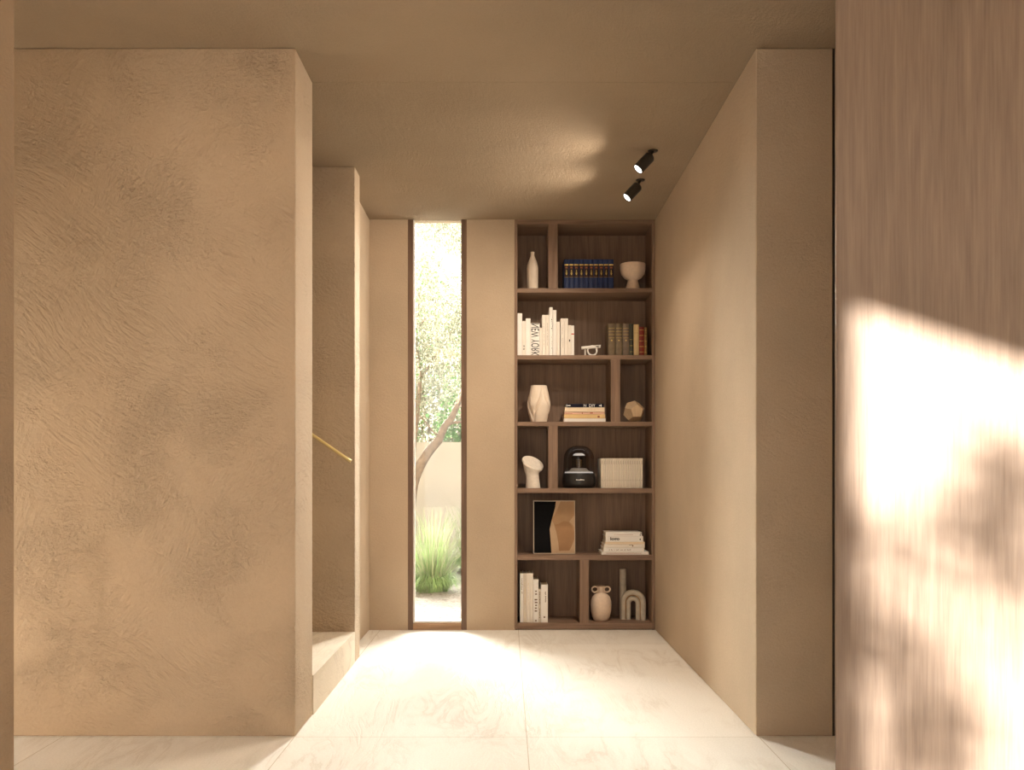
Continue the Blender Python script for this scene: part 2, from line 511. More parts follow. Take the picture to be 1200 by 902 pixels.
# floor and ceiling
struct(box('floor', -3.3, 2.1, -2.7, 6.62, -0.12, 0.0, 'floor'), 'pale travertine slab floor with fine joints')
bm = bmesh.new()
add_box(bm, -1.587, 2.1, 0.45, 4.218, H, H + 0.2); add_box(bm, -1.587, 2.1, -2.7, -1.6, H, H + 0.2)
add_box(bm, -1.587, -1.2, -1.6, 0.45, H, H + 0.2); add_box(bm, 0.6, 2.1, -1.6, 0.45, H, H + 0.2)     # unseen opening added over the front room to brighten floor and wall ends
add_box(bm, -3.3, -1.587, 2.45, 4.218, H, H + 0.2)
struct(finish('ceiling', bm, 'plaster_ceiling'), 'darkened plaster ceiling over the front part')
bm = bmesh.new()
add_box(bm, -3.3, 2.1, 4.221, 6.60, H, H + 0.2); add_box(bm, -0.1, 2.1, 6.60, 7.0, H, H + 0.2)
struct(finish('ceiling_hall', bm, 'plaster_ceiling'), 'darkened plaster ceiling over the hall')

# left wall end and what stands behind it
def wall(name, x0, x1, y0, y1, mat='plaster', label=None, z0=0.0, z1=H, bevel=0.004):
    return struct(box(name, x0, x1, y0, y1, z0, z1, mat, None, bevel), label)

wall('wall_left', -3.2, -0.919, FRONT, 4.22, 'plaster_rough', 'rough trowelled plaster wall end on the left')
wall('wall_left_stair', -3.2, HALL_L, 5.38, 5.553, 'plaster_rough', 'plaster wall behind the stair with the handrail')
wall('wall_left_far', -1.2, -0.998, 5.553, BACK + 0.1, 'plaster', 'narrow plaster wall left of the tall window')
wall('wall_left_end', -3.3, -3.2, FRONT, 6.6, 'plaster')     # the passage in front of it is open to the left
wall('wall_left_lintel', -3.3, -3.2, 2.6, FRONT, 'plaster', None, 1.95, H)
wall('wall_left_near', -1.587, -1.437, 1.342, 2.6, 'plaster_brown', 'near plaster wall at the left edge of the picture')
wall('wall_left_return', -3.3, -1.587, 2.45, 2.6, 'plaster')
wall('wall_left_head', -1.587, -1.437, 0.5, 1.342, 'plaster_rough', None, 2.85, H)
wall('wall_left_parapet', -1.587, -1.437, 0.5, 1.342, 'plaster_rough', None, 0.0, 1.2)
wall('wall_left_rear', -1.587, -1.437, -2.7, 0.5, 'plaster_rough')
# right side
wall('wall_right', HALL_R, 1.425, FRONT, BACK + 0.4, 'plaster', 'plaster wall along the right side of the hall')
wall('wall_right_front', 1.436, 2.1, FRONT, 4.1, 'plaster')
struct(box('shadow_gap_1', 1.425, 1.436, FRONT + 0.004, 4.0, 0.0, H, 'gap_shade'), 'dark strip in place of the shadow gap at the wall end on the right')
wall('wall_right_near', 1.95, 2.1, -2.7, FRONT, 'plaster')
wall('front_light_screen', 0.35, 1.95, -2.7, -2.55, 'plaster')  # unseen, added to narrow the rear opening and dim the left wall
# far wall in pieces round the window and the bookcase
WX0, WX1 = X(478, BACK), X(547, BACK)
BX0, BX1 = X(603, BACK), HALL_R
wall('wall_back_left', -1.0, WX0, BACK, BACK + 0.12, 'plaster', 'plaster wall left of the tall window', bevel=0.0)
wall('wall_back', WX1, BX0 - 0.001, BACK, BACK + 0.12, 'plaster', 'plaster strip between tall window and bookcase', bevel=0.0)
wall('wall_back_alcove', BX0 - 0.10, BX1 + 0.05, BACK + 0.36, BACK + 0.48, 'plaster')
wall('wall_back_cheek', BX0 - 0.12, BX0 - 0.001, BACK + 0.12, BACK + 0.36, 'plaster', bevel=0.0)

# stair on the left, behind the first wall end
bm = bmesh.new()
for k in range(8):
    add_box(bm, -3.2, -0.914 - 0.268 * k, 4.221, 5.379, 0.187 * k + 0.0005, 0.187 * (k + 1))
st = struct(finish('floor_stair', bm, 'step'), 'pale stone stair step between the two left wall ends')

# tall window
wd = struct(thing('window_1', 'tall narrow fixed window with dark timber frame', None, ((WX0 + WX1) / 2, BACK, 0)))
def wbox(name, x0, x1, y0, y1, z0, z1, mat, bev=0.002):
    cx = (WX0 + WX1) / 2
    return box(name, x0 - cx, x1 - cx, y0, y1, z0, z1, mat, wd, bev)
fw = 0.038
z_s = Z(730, BACK)
wbox('frame', WX0, WX0 + fw, 0.0, 0.07, 0.0, H, 'frame')
wbox('frame', WX1 - fw - 0.003, WX1, 0.0, 0.07, 0.0, H, 'frame')
wbox('sill', WX0 + fw, WX1 - fw - 0.003, 0.0, 0.07, 0.0, z_s, 'frame_sill')
wbox('bead', WX0 + fw, WX0 + fw + 0.012, 0.012, 0.03, z_s + 0.014, H, 'bead', 0)
wbox('bead', WX0 + fw, WX1 - fw - 0.003, 0.012, 0.03, z_s, z_s + 0.014, 'bead', 0)
wbox('pane', WX0 + fw + 0.001, WX1 - fw - 0.004, 0.034, 0.040, z_s + 0.001, H - 0.001, 'pane', 0)

# wooden door leaf standing open at the right edge (grain upright)
A22 = math.radians(22)
dr = struct(thing('door_1', 'tall wood veneered door leaf standing open at right', None, (1.0 * 0.9632, 2.6, 0.0), -A22))
dr.location = ((979 - CX) / F * 2.6, 2.6, 0.0)
box('leaf', 0.0, 0.86, 0.0, 0.045, 0.006, H - 0.006, 'panel', dr, 0.002, 2)

# ------------------------------------------------------------------ handrail
hr = thing('handrail', 'slim brass handrail sloping down the wall beside the stair', 'handrail', (-0.924, 5.30, 0))
def hz(x): return Z(540.5, 5.30) + (x + 0.924) * -0.69
bm = bmesh.new()
add_tube(bm, [(-1.6, 0, hz(-2.524)), (-0.5, 0, hz(-1.424)), (0.0, 0, hz(-0.924))], 0.0095, 14)
auto_smooth(finish('rail', bm, 'brass', hr))
for xx in (-0.55, -1.25):
    bm = bmesh.new(); zz = hz(xx - 0.924)
    add_tube(bm, [(xx, 0, zz - 0.005), (xx, 0.02, zz - 0.04), (xx, 0.078, zz - 0.045)], 0.006, 10)
    auto_smooth(finish('bracket', bm, 'brass', hr))

# ------------------------------------------------------------------ ceiling spotlights
AX = Vector((-0.69, -0.11, -0.74)).normalized()
def spotlight(px, py, d, label):
    lens = Vector((X(px, d), d, Z(py, d)))
    back = lens - AX * 0.112
    piv = Vector((back.x + 0.012, back.y, H))
    t = thing('ceiling_spotlight', label, 'spotlight', piv, 0, 'ceiling spotlights')
    q = AX.to_track_quat('Z', 'Y').to_matrix().to_4x4()
    mw = Matrix.Translation(back - piv) @ q
    bm = bmesh.new()
    add_lathe(bm, [(0, 0), (0.024, 0.0), (0.031, 0.008), (0.032, 0.012), (0.032, 0.112), (0.0285, 0.112), (0.0275, 0.104), (0, 0.104)], 40)
    bm.transform(mw); hs_ = finish('housing', bm, 'black_metal', t); auto_smooth(hs_)
    bm = bmesh.new(); add_lathe(bm, [(0, 0.105), (0.0265, 0.105), (0.026, 0.109), (0, 0.110)], 40)
    bm.transform(mw); finish('lens', bm, 'lens', hs_)
    bm = bmesh.new(); add_tube(bm, [(0, 0, -0.002), tuple(back - piv + AX * 0.02)], 0.008, 12)
    finish('stem', bm, 'black_metal', t)
    bm = bmesh.new(); add_lathe(bm, [(0, -0.005), (0.026, -0.005), (0.028, -0.003), (0.028, 0.0), (0, 0.0)], 32)
    finish('ceiling_plate', bm, 'black_metal', t)
    li = bpy.data.lights.new('spot_lamp', 'SPOT')
    li.energy = SPOT_W; li.color = (1.0, 0.84, 0.66); li.spot_size = math.radians(162); li.spot_blend = 0.95
    li.shadow_soft_size = 0.012
    lo = bpy.data.objects.new('spot_lamp', li); C.objects.link(lo)
    lo.parent = t
    lo.matrix_local = Matrix.Translation(lens - piv + AX * 0.006) @ (-AX).to_track_quat('Z', 'Y').to_matrix().to_4x4()
    return t
SPOT_W = 88.0
spotlight(747.5, 198.5, 5.10, 'black cylinder ceiling spotlight, the one nearer the camera, lit')
spotlight(734.5, 231.8, 5.61, 'black cylinder ceiling spotlight, the one closer to the bookcase, lit')

# ------------------------------------------------------------------ bookcase
bc = thing('bookcase', 'tall built-in walnut bookcase with six uneven compartments rows', 'bookcase', (BX0, BACK, 0))
W = BX1 - BX0 - 0.001
BD = 0.32
tops = [337.5, 416.0, 494.0, 572.0, 650.5, 730.0]
bots = [342.7, 420.9, 499.0, 577.5, 656.2, 737.5]
ST = [Z(t, BACK) for t in tops]
SB = [Z(t, BACK) for t in bots]
SB[5] = 0.004
ts = 0.021
def lx(px): return X(px, BACK) - BX0
box('side_panel', 0.0, ts, 0, BD, 0.001, H - 0.001, 'walnut', bc, 0.001)
box('side_panel', W - ts, W, 0, BD, 0.001, H - 0.001, 'walnut', bc, 0.001)
box('top_panel', ts, W - ts, 0, BD, Z(262.3, BACK), H - 0.001, 'walnut_h', bc, 0.001)
for k in range(5):
    box('shelf', ts, W - ts, 0.001, BD, SB[k], ST[k], 'walnut_h', bc, 0.001)
box('bottom_panel', ts, W - ts, 0.001, BD, SB[5], ST[5], 'walnut_h', bc, 0.001)
box('back_panel', 0.0, W, BD, BD + 0.012, 0.001, H - 0.001, 'walnut', bc)
ZT = [Z(262.3, BACK)] + SB[:5]
for row, p0, p1 in ((0, 642.6, 653.6), (2, 716.0, 727.0), (3, 642.6, 653.6), (5, 679.6, 690.2)):
    box('divider', lx(p0), lx(p1), 0.002, BD, ST[row], ZT[row], 'walnut', bc, 0.001)

# ------------------------------------------------------------------ books
ORD = ['first', 'second', 'third', 'fourth', 'fifth', 'sixth', 'seventh', 'eighth', 'ninth', 'tenth', 'eleventh', 'twelfth',
       'thirteenth', 'fourteenth', 'fifteenth', 'sixteenth', 'seventeenth', 'eighteenth', 'nineteenth', 'twentieth']


def make_book(name, label, w, h, dep, loc, mat, group, spine_round=0.0, flat=False, rotz=0.0):
    """upright: w along x, h along z, spine at y=0 facing -y.  flat: w is the length of the spine along x, h the thickness."""
    t = thing(name, label, 'book', loc, rotz, group)
    th = 0.0026
    if flat:
        wl, tk = w, h
        bm = bmesh.new()
        add_box(bm, -wl / 2, wl / 2, 0.0, dep, 0.0, th, 0, 0.0006)
        add_box(bm, -wl / 2, wl / 2, 0.0, dep, tk - th, tk, 0, 0.0006)
        add_box(bm, -wl / 2, wl / 2, 0.0, th, th * 0.6, tk - th * 0.6, 0)
        finish('cover', bm, mat, t)
        box('pages', -wl / 2 + 0.004, wl / 2 - 0.004, th + 0.0002, dep - 0.004, th + 0.0001, tk - th - 0.0001, 'paper', t)
    else:
        bm = bmesh.new()
        add_box(bm, -w / 2, -w / 2 + th, 0.002 if spine_round else 0.0, dep, 0.0, h, 0, 0.0006)
        add_box(bm, w / 2 - th, w / 2, 0.002 if spine_round else 0.0, dep, 0.0, h, 0, 0.0006)
        if spine_round:
            n = 8
            out = [(-w / 2 * math.cos(PI * i / n), spine_round * (1 - math.sin(PI * i / n)) ) for i in range(n + 1)]
            a = [bm.verts.new((x, y, 0.001)) for x, y in out]; b_ = [bm.verts.new((x, y, h - 0.001)) for x, y in out]
            a2 = [bm.verts.new((x * 0.8, spine_round + 0.004, 0.001)) for x, y in out]; b2 = [bm.verts.new((x * 0.8, spine_round + 0.004, h - 0.001)) for x, y in out]
            for i in range(n):
                bm.faces.new((a[i], a[i + 1], b_[i + 1], b_[i]))
                bm.faces.new((b_[i], b_[i + 1], b2[i + 1], b2[i]))
                bm.faces.new((a[i + 1], a[i], a2[i], a2[i + 1]))
                bm.faces.new((a2[i + 1], a2[i], b2[i], b2[i + 1]))
        else:
            add_box(bm, -w / 2 + th * 0.6, w / 2 - th * 0.6, 0.0, th, 0.0, h, 0)
        finish('cover', bm, mat, t)
        y0 = (spine_round + 0.0045) if spine_round else th + 0.0002
        box('pages', -w / 2 + th + 0.0001, w / 2 - th - 0.0001, y0, dep - 0.004, 0.004, h - 0.004, 'paper', t)
    return t


def cover_of(book):
    return next((c for c in book.children if c.name.startswith('cover')), book)


def spine_text(book, body, w, h, x, z, mat, vertical=True, mirror=False, name='spine_title', bold=0.0, y=-0.0005):
    o = text_mesh(name, body, 0.05, mat, cover_of(book), w, h, mirror, bold)
    o.location = (x, y, z)
    if vertical: o.rotation_euler = (0, PI / 2, 0)
    return o


def marks(book, spots, mat, name='spine_mark', y=-0.0006):
    """tiny printed marks: (x0, x1, z0, z1) on the spine"""
    bm = bmesh.new()
    for x0, x1, z0, z1 in spots: add_box(bm, x0, x1, y, 0.0004, z0, z1)
    return finish(name, bm, mat, cover_of(book))


def row_marks(n, x0, x1, z0, z1, fill=0.6, jag=0.3, vertical=True, seed=1):
    """a line of small illegible letters running down a spine"""
    rr = random.Random(seed); out = []
    for i in range(n):
        if rr.random() < 0.14: continue
        a = i / n; b_ = (i + fill) / n
        if vertical:
            j0 = rr.random() * jag * (x1 - x0); j1 = rr.random() * jag * (x1 - x0)
            out.append((x0 + j0, x1 - j1, z1 - (z1 - z0) * b_, z1 - (z1 - z0) * a))
        else:
            j1 = rr.random() * jag * (z1 - z0)
            out.append((x0 + (x1 - x0) * a, x0 + (x1 - x0) * b_, z0, z1 - j1))
    return out


# --- second row: white art books on the left
d2 = 6.535
g_w = 'white art books on the second shelf'
whites = [
    (606.5, 611.9, 367.0, 'tall plain white book, at the left end of the second shelf', 'white_cover', 0.22),
    (612.0, 616.0, 376.2, 'short cream-white book with small dark letters low on its spine', 'ivory_cover', 0.20),
    (616.1, 621.7, 373.0, 'plain white book immediately left of the big-lettered city book', 'white_cover', 0.21),
    (621.8, 632.5, 378.7, 'thick white book with large black letters NEW YORK down its spine', 'white_cover', 0.21),
    (632.6, 635.2, 383.9, 'thin low ivory book immediately right of the big-lettered city book', 'ivory_cover', 0.17),
    (635.3, 639.3, 368.9, 'left one of two equally tall ivory books mid second shelf', 'ivory_cover', 0.21),
    (639.4, 643.6, 368.9, 'right one of two equally tall ivory books mid second shelf', 'ivory_cover', 0.21),
    (643.8, 647.7, 359.9, 'tallest white book, lined with black letters, on second shelf', 'white_cover', 0.23),
    (648.0, 652.0, 363.2, 'second tallest white book, plain, right of the tallest one', 'white_cover', 0.22),
    (652.1, 656.2, 377.0, 'plain short white book right of the second tallest white book', 'ivory_cover', 0.2),
    (657.0, 661.3, 373.0, 'left half of a level ivory pair on the second shelf', 'ivory_cover', 0.21),
    (661.4, 665.6, 373.0, 'right half of a level ivory pair on the second shelf', 'ivory_cover', 0.21),
    (665.7, 669.3, 380.9, 'low ivory book with one small black mark on its spine', 'ivory_cover', 0.2),
    (669.4, 672.9, 381.3, 'low white book with a red mark, right end of white row', 'white_cover', 0.2),
]
for i, (p0, p1, top, lab, mat, dep) in enumerate(whites):
    w = (p1 - p0) * d2 / F
    h = Z(top, d2) - ST[1] - 0.0005
    bk = make_book('art_book', lab, w, h, dep, (X((p0 + p1) / 2, d2), d2, ST[1] + 0.0005), mat, g_w)
    if i == 1: marks(bk, row_marks(5, -w * 0.3, w * 0.3, 0.04, 0.075, 0.5, 0.3, True, 3), 'ink')
    if i == 3: spine_text(bk, 'NEW YORK', h * 0.985, w * 0.86, 0, h * 0.495, 'ink', True, True)
    if i == 7: marks(bk, row_marks(17, w * 0.05, w * 0.38, 0.01, h * 0.8, 0.45, 0.8, True, 8), 'ink')
    if i == 12: marks(bk, [(-w * 0.15, w * 0.15, h * 0.46, h * 0.53)], 'ink')
    if i == 13: marks(bk, [(-w * 0.46, w * 0.46, h * 0.70, h * 0.735)], 'red_ink')
    if i in (5, 6, 10): marks(bk, row_marks(22, -w * 0.08, w * 0.08, h * 0.2, h * 0.8, 0.4, 0.3, True, i), 'brown_ink')

# --- second row: old leather books on the right
olds = [
    (712.7, 720.9, 378.9, 'leftmost of three thick gilt-banded olive-brown leather books', 'olive_leather', 4),
    (721.3, 729.4, 378.9, 'middle one of three thick gilt-banded olive-brown leather books', 'olive_leather', 4),
    (730.0, 737.3, 378.9, 'right one of three thick gilt-banded brown leather books', 'grey_leather', 4),
    (737.6, 742.2, 379.2, 'thin dark green leather book left of the cream vellum one', 'dark_leather', 3),
    (742.6, 748.7, 379.8, 'cream vellum book among the old leather bindings, second shelf', 'cream_leather', 1),
    (749.0, 754.9, 382.7, 'red leather book with raised gilt bands, second shelf', 'red_leather', 5),
    (755.2, 758.4, 383.2, 'thin tan and gilt book at the right end, second shelf', 'tan_leather', 5),
]
for i, (p0, p1, top, lab, mat, nb) in enumerate(olds):
    w = (p1 - p0) * d2 / F
    h = Z(top, d2) - ST[1] - 0.0005
    bk = make_book('leather_book', lab, w, h, 0.17, (X((p0 + p1) / 2, d2), d2, ST[1] + 0.0005), mat, 'old leather-bound books on the second shelf', 0.007)
    for k in range(nb):
        zz = h * ((0.55 + 0.1 * k) if nb == 4 else (0.72 if nb == 1 else 0.12 + 0.19 * k))
        bm = bmesh.new(); n = 8
        rad = [(-w / 2 * math.cos(PI * j / n) * 1.0, 0.007 * (1 - math.sin(PI * j / n)) - 0.0008) for j in range(n + 1)]
        tk = 0.0016 if nb != 5 else 0.003
        a = [bm.verts.new((x, y, zz)) for x, y in rad]; b_ = [bm.verts.new((x, y, zz + tk)) for x, y in rad]
        for j in range(n): bm.faces.new((a[j], a[j + 1], b_[j + 1], b_[j]))
        finish('spine_band', bm, 'gilt' if nb != 1 else 'brown_ink', cover_of(bk))
    if i < 3: marks(bk, [(-0.005, 0.005, h * 0.455, h * 0.49)], 'gilt', 'gilt_title', -0.001)

# --- top row: blue encyclopedia set
d1 = 6.56
pw = (719.2 - 661.0) / 10
w = (pw - 0.12) * d1 / F
h = Z(303.6, d1) - ST[0] - 0.0005
def blue_book():
    t = make_book('encyclopedia', 'navy volume', w, h, 0.19, (0, 0, 0), 'blue_cover', 'navy encyclopedia set on the top shelf', 0.006)
    def band(name, z0, z1, mat, grow):
        bm = bmesh.new(); n = 8
        rad = [(-w / 2 * math.cos(PI * j / n), 0.006 * (1 - math.sin(PI * j / n)) - grow) for j in range(n + 1)]
        a = [bm.verts.new((x, y, z0)) for x, y in rad]; b_ = [bm.verts.new((x, y, z1)) for x, y in rad]
        for j in range(n): bm.faces.new((a[j], a[j + 1], b_[j + 1], b_[j]))
        return finish(name, bm, mat, cover_of(t))
    band('spine_label', h * 0.42, h * 0.80, 'maroon', 0.0006)
    band('gilt_band', h * 0.795, h * 0.835, 'gilt', 0.0010)
    band('gilt_rule', h * 0.405, h * 0.418, 'tan_leather', 0.0010)
    marks(t, [(-0.0085, 0.0085, h * 0.70, h * 0.745)], 'redbrown', 'title_mark', -0.0014)
    marks(t, [(-0.002, 0.002, h * 0.615, h * 0.645), (-0.0045, 0.0045, h * 0.565, h * 0.585), (-0.0062, 0.0062, h * 0.525, h * 0.545), (-0.004, 0.004, h * 0.485, h * 0.505)], 'gilt', 'gilt_title', -0.0014)
    return t
proto = blue_book()
for i in range(10):
    o = proto if i == 0 else copy_tree(proto)
    o.location = (X(661.0 + pw * (i + 0.5), d1), d1, ST[0] + 0.0005)
    o['label'] = ('leftmost' if i == 0 else 'rightmost' if i == 9 else ORD[i]) + ' navy encyclopedia volume with gilt band' + (' of the top-shelf set' if i in (0, 9) else ' from the left on top shelf')

# --- third row: lying stack
d3 = 6.54
def flat_stack(rows, base, d, group, name):
    for (p0, p1, y0, y1, lab, mat, dep, dy) in rows:
        t0 = Z(y1, d) if base is None else base
        hh = (y1 - y0) * d / F
        bk = make_book(name, lab, (p1 - p0) * d / F, hh - 0.0004, dep, (X((p0 + p1) / 2, d), d + dy, t0 + 0.0002), mat, group, 0, True)
        base = t0 + hh
        yield bk
rows = [
    (660.8, 709.6, 489.8, 494.0, 'white book at the bottom of the third shelf stack', 'white_cover', 0.24, 0.0),
    (661.2, 709.2, 485.0, 489.8, 'pale ochre book second from bottom, third shelf stack', 'ochre_cover', 0.235, 0.001),
    (661.6, 708.6, 482.2, 485.0, 'thin pink and red-brown book in the third shelf stack', 'pink_cover', 0.23, 0.003),
    (662.0, 708.6, 476.8, 482.2, 'thick cream book under the navy one, third shelf stack', 'cream_cover', 0.23, 0.001),
    (663.0, 707.6, 472.6, 476.8, 'navy-black book with white letters on top of third shelf stack', 'navy_cover', 0.22, 0.004),
]
bks = list(flat_stack(rows, ST[2], d3, 'books lying in a stack on the third shelf', 'stacked_book'))
marks(bks[1], [(-0.15, 0.15, 0.0015, 0.0028), (0.095, 0.11, 0.006, 0.02)], 'redbrown')
marks(bks[2], [(-0.147, -0.09, 0.0028, 0.005), (-0.147, 0.12, 0.0005, 0.0022), (-0.147, 0.147, 0.0142, 0.0165), (-0.02, -0.014, 0.003, 0.014), (0.04, 0.06, 0.006, 0.014)], 'redbrown')
spine_text(bks[4], 'N  DIY', 0.085, 0.021, 0.035, 0.0132, 'white_ink', False, bold=0.0)
marks(bks[4], [(-0.135, -0.130, 0.004, 0.022), (-0.126, -0.105, 0.010, 0.016), (0.106, 0.116, 0.008, 0.017), (0.118, 0.124, 0.004, 0.022)], 'white_ink')
marks(bks[3], row_marks(9, 0.02, 0.08, 0.012, 0.022, 0.5, 0.4, False, 5), 'ochre_cover')

# --- fourth row: a row of slim linen volumes
d4 = 6.55
n4 = 18
pw = (753.4 - 704.4) / n4
w = (pw - 0.16) * d4 / F
h = Z(536.8, d4) - ST[3] - 0.0005
sproto = make_book('slim_book', 'slim volume', w, h, 0.24, (0, 0, 0), 'linen_cover', 'slim linen volumes on the fourth shelf', 0.004)
marks(sproto, [(-w * 0.12, w * 0.12, h * 0.80, h * 0.92), (-w * 0.15, w * 0.15, h * 0.25, h * 0.285)], 'grey_ink')
for i in range(n4):
    o = sproto if i == 0 else copy_tree(sproto)
    o.location = (X(704.4 + pw * (i + 0.5), d4), d4, ST[3] + 0.0005)
    o['label'] = ('leftmost' if i == 0 else 'rightmost' if i == n4 - 1 else ORD[i]) + (' slim pale linen volume, next to the black speaker' if i == 0 else ' slim pale linen volume in the fourth shelf row' if i == n4 - 1 else ' slim pale linen volume from the left, fourth shelf')

# --- fifth row: stack of white books, seen a little from above
d5 = 6.52
rows = [
    (705.0, 760.4, 646.2, 649.6, 'widest thin white book under the fifth shelf stack', 'white_cover', 0.25, 0.0),
    (707.4, 754.8, 641.4, 646.2, 'white book with brown letters second from bottom, fifth shelf stack', 'white_cover', 0.24, 0.006),
    (708.0, 755.6, 637.2, 641.4, 'ivory book with one dark curved mark, fifth shelf stack', 'ivory_cover', 0.23, 0.005),
    (709.4, 755.8, 634.6, 637.2, 'thin cream book beneath the black-lettered one, fifth shelf stack', 'cream_cover', 0.22, 0.006),
    (710.0, 754.0, 628.0, 634.6, 'white book with bold black letters logo, fifth shelf stack', 'white_cover', 0.22, 0.010),
    (710.2, 752.4, 623.2, 628.0, 'topmost white book of the fifth shelf stack', 'white_cover', 0.22, 0.014),
]
bks = list(flat_stack(rows, ST[4], d5 + 0.02, 'white books lying in a stack on the fifth shelf', 'stacked_book'))
spine_text(bks[4], 'logo', 0.068, 0.030, -0.070, 0.020, 'ink', False, bold=0.0016)
marks(bks[4], [(0.112, 0.120, 0.012, 0.024)], 'ink', 'publisher_mark')
marks(bks[5], [(0.118, 0.125, 0.004, 0.012), (0.122, 0.129, 0.018, 0.025)], 'ink', 'publisher_mark')
marks(bks[5], row_marks(24, -0.07, 0.07, 0.010, 0.014, 0.5, 0.4, False, 6), 'redbrown')
marks(bks[2], [(0.035, 0.065, 0.018, 0.022), (0.056, 0.066, 0.008, 0.018)], 'brown_ink')
marks(bks[2], row_marks(40, -0.12, 0.10, 0.0225, 0.0245, 0.6, 0.3, False, 7), 'ochre_cover')
marks(bks[1], row_marks(22, -0.108, 0.055, 0.010, 0.019, 0.6, 0.4, False, 9), 'brown_ink')
marks(bks[0], [(-0.14, 0.12, 0.010, 0.0125)], 'redbrown')

# --- bottom row: standing white books
d6 = 6.53
pb = [
    (609.4, 613.2, 671.6, 'leftmost tall white book on the bottom shelf, lettered up high', 'white_cover', 0.2),
    (613.3, 617.1, 671.6, 'second tall white book from the left, bottom shelf', 'linen_cover', 0.2),
    (617.2, 621.0, 671.6, 'third tall white book from the left, bottom shelf', 'ivory_cover', 0.2),
    (621.1, 624.8, 671.6, 'fourth tall white book from the left, bottom shelf', 'ivory_cover', 0.2),
    (625.0, 631.0, 678.8, 'white book with large brown letters down its spine, bottom shelf', 'white_cover', 0.19),
    (631.2, 633.7, 690.2, 'thin lowest book with brown letters, bottom shelf', 'linen_cover', 0.17),
    (634.0, 642.0, 685.0, 'thick white book at the right end of bottom shelf row', 'white_cover', 0.19),
]
for i, (p0, p1, top, lab, mat, dep) in enumerate(pb):
    w = (p1 - p0) * d6 / F
    h = Z(top, d6) - ST[5] - 0.0005
    bk = make_book('art_book', lab, w, h, dep, (X((p0 + p1) / 2, d6), d6, ST[5] + 0.0005), mat, 'white books standing on the bottom shelf')
    if i == 0: marks(bk, row_marks(14, -w * 0.1, w * 0.3, h * 0.55, h * 0.9, 0.5, 0.5, True, 21), 'brown_ink')
    if i in (1, 2): marks(bk, row_marks(16, -w * 0.12, w * 0.12, h * 0.35, h * 0.8, 0.4, 0.4, True, 22 + i), 'ochre_cover')
    if i == 4: marks(bk, row_marks(9, -w * 0.3, w * 0.32, h * 0.15, h * 0.74, 0.45, 0.3, True, 25), 'brown_ink'); marks(bk, [(-w * 0.12, w * 0.12, h * 0.02, h * 0.06)], 'brown_ink', 'publisher_mark')
    if i == 5: marks(bk, row_marks(22, -w * 0.25, w * 0.25, h * 0.08, h * 0.92, 0.6, 0.3, True, 26), 'brown_ink')
    if i == 6: marks(bk, row_marks(12, w * 0.05, w * 0.28, h * 0.53, h * 0.82, 0.6, 0.3, True, 27), 'brown_ink'); marks(bk, [(-w * 0.12, w * 0.12, h * 0.12, h * 0.16)], 'brown_ink', 'publisher_mark')

# ------------------------------------------------------------------ ornaments
def lathe_thing(name, label, cat, px, d, z, prof, mat, seg=64):
    bm = bmesh.new(); add_lathe(bm, prof, seg)
    o = finish(name, bm, mat); auto_smooth(o, 50)
    o.location = (X(px, d), d, z)
    return tag(o, label, cat)

k = 6.62 / F
prof = [(0, 0), (0.040, 0), (0.0425, 0.004), (0.0425, 0.165), (0.040, 0.185), (0.033, 0.212), (0.022, 0.238), (0.0155, 0.256), (0.0140, 0.270),
        (0.0150, 0.284), (0.0155, 0.287), (0.011, 0.287), (0.010, 0.27), (0, 0.25)]
lathe_thing('bottle_vase', 'slender cream bottle-shaped vase with narrow neck on the top shelf', 'vase', 624.0, 6.60, ST[0] + 0.0005, prof, 'ceramic')

prof = [(0, 0), (0.060, 0), (0.0605, 0.004), (0.047, 0.045), (0.0375, 0.080), (0.039, 0.085), (0.064, 0.098), (0.085, 0.125), (0.0935, 0.160),
        (0.0955, 0.198), (0.0945, 0.2005), (0.0915, 0.199), (0.088, 0.165), (0.078, 0.13), (0.05, 0.105), (0, 0.098)]
lathe_thing('pedestal_bowl', 'sand-coloured footed bowl on a conical base, top shelf right', 'bowl', 741.5, 6.62, ST[0] + 0.0005, prof, 'ceramic_peach')

# white wooden ornament: slanting bar over an open ring
t = thing('ring_ornament', 'small white bar-and-ring ornament between the books, second shelf', 'ornament', (X(693, 6.56), 6.56, ST[1] + 0.0005))
kk = 6.56 / F
bm = bmesh.new()
ro, ri, nn = 0.0395, 0.0285, 48
rings = [[], [], [], []]
for i in range(nn):
    a = 2 * PI * i / nn
    for r_, lst, y in ((ro, 0, -0.014), (ro, 1, 0.014), (ri, 2, 0.014), (ri, 3, -0.014)):
        rings[lst].append(bm.verts.new((r_ * math.cos(a) + 0.006, y, 0.0395 + r_ * math.sin(a))))
loft(bm, rings + [rings[0]])
auto_smooth(finish('ring', bm, 'white_wood', t))
bm = bmesh.new()
zb = 0.0585
poly = [(-0.071, zb - 0.006), (0.066, zb + 0.006), (0.071, zb + 0.022), (-0.0, zb + 0.018), (-0.074, zb + 0.011)]
hole = None
add_prism(bm, [(-0.071, zb - 0.007), (0.022, zb - 0.001), (0.024, zb + 0.019), (-0.0, zb + 0.017), (-0.074, zb + 0.010)], -0.018, 0.018)
add_prism(bm, [(0.0222, zb - 0.001), (0.066, zb + 0.003), (0.066, zb + 0.0075), (0.0225, zb + 0.0045)], -0.018, 0.018)
add_prism(bm, [(0.0235, zb + 0.0145), (0.066, zb + 0.017), (0.070, zb + 0.023), (0.0242, zb + 0.0192)], -0.018, 0.018)
add_prism(bm, [(0.054, zb + 0.0065), (0.0662, zb + 0.0072), (0.0662, zb + 0.0172), (0.055, zb + 0.0165)], -0.018, 0.018)
finish('bar', bm, 'white_wood', t)
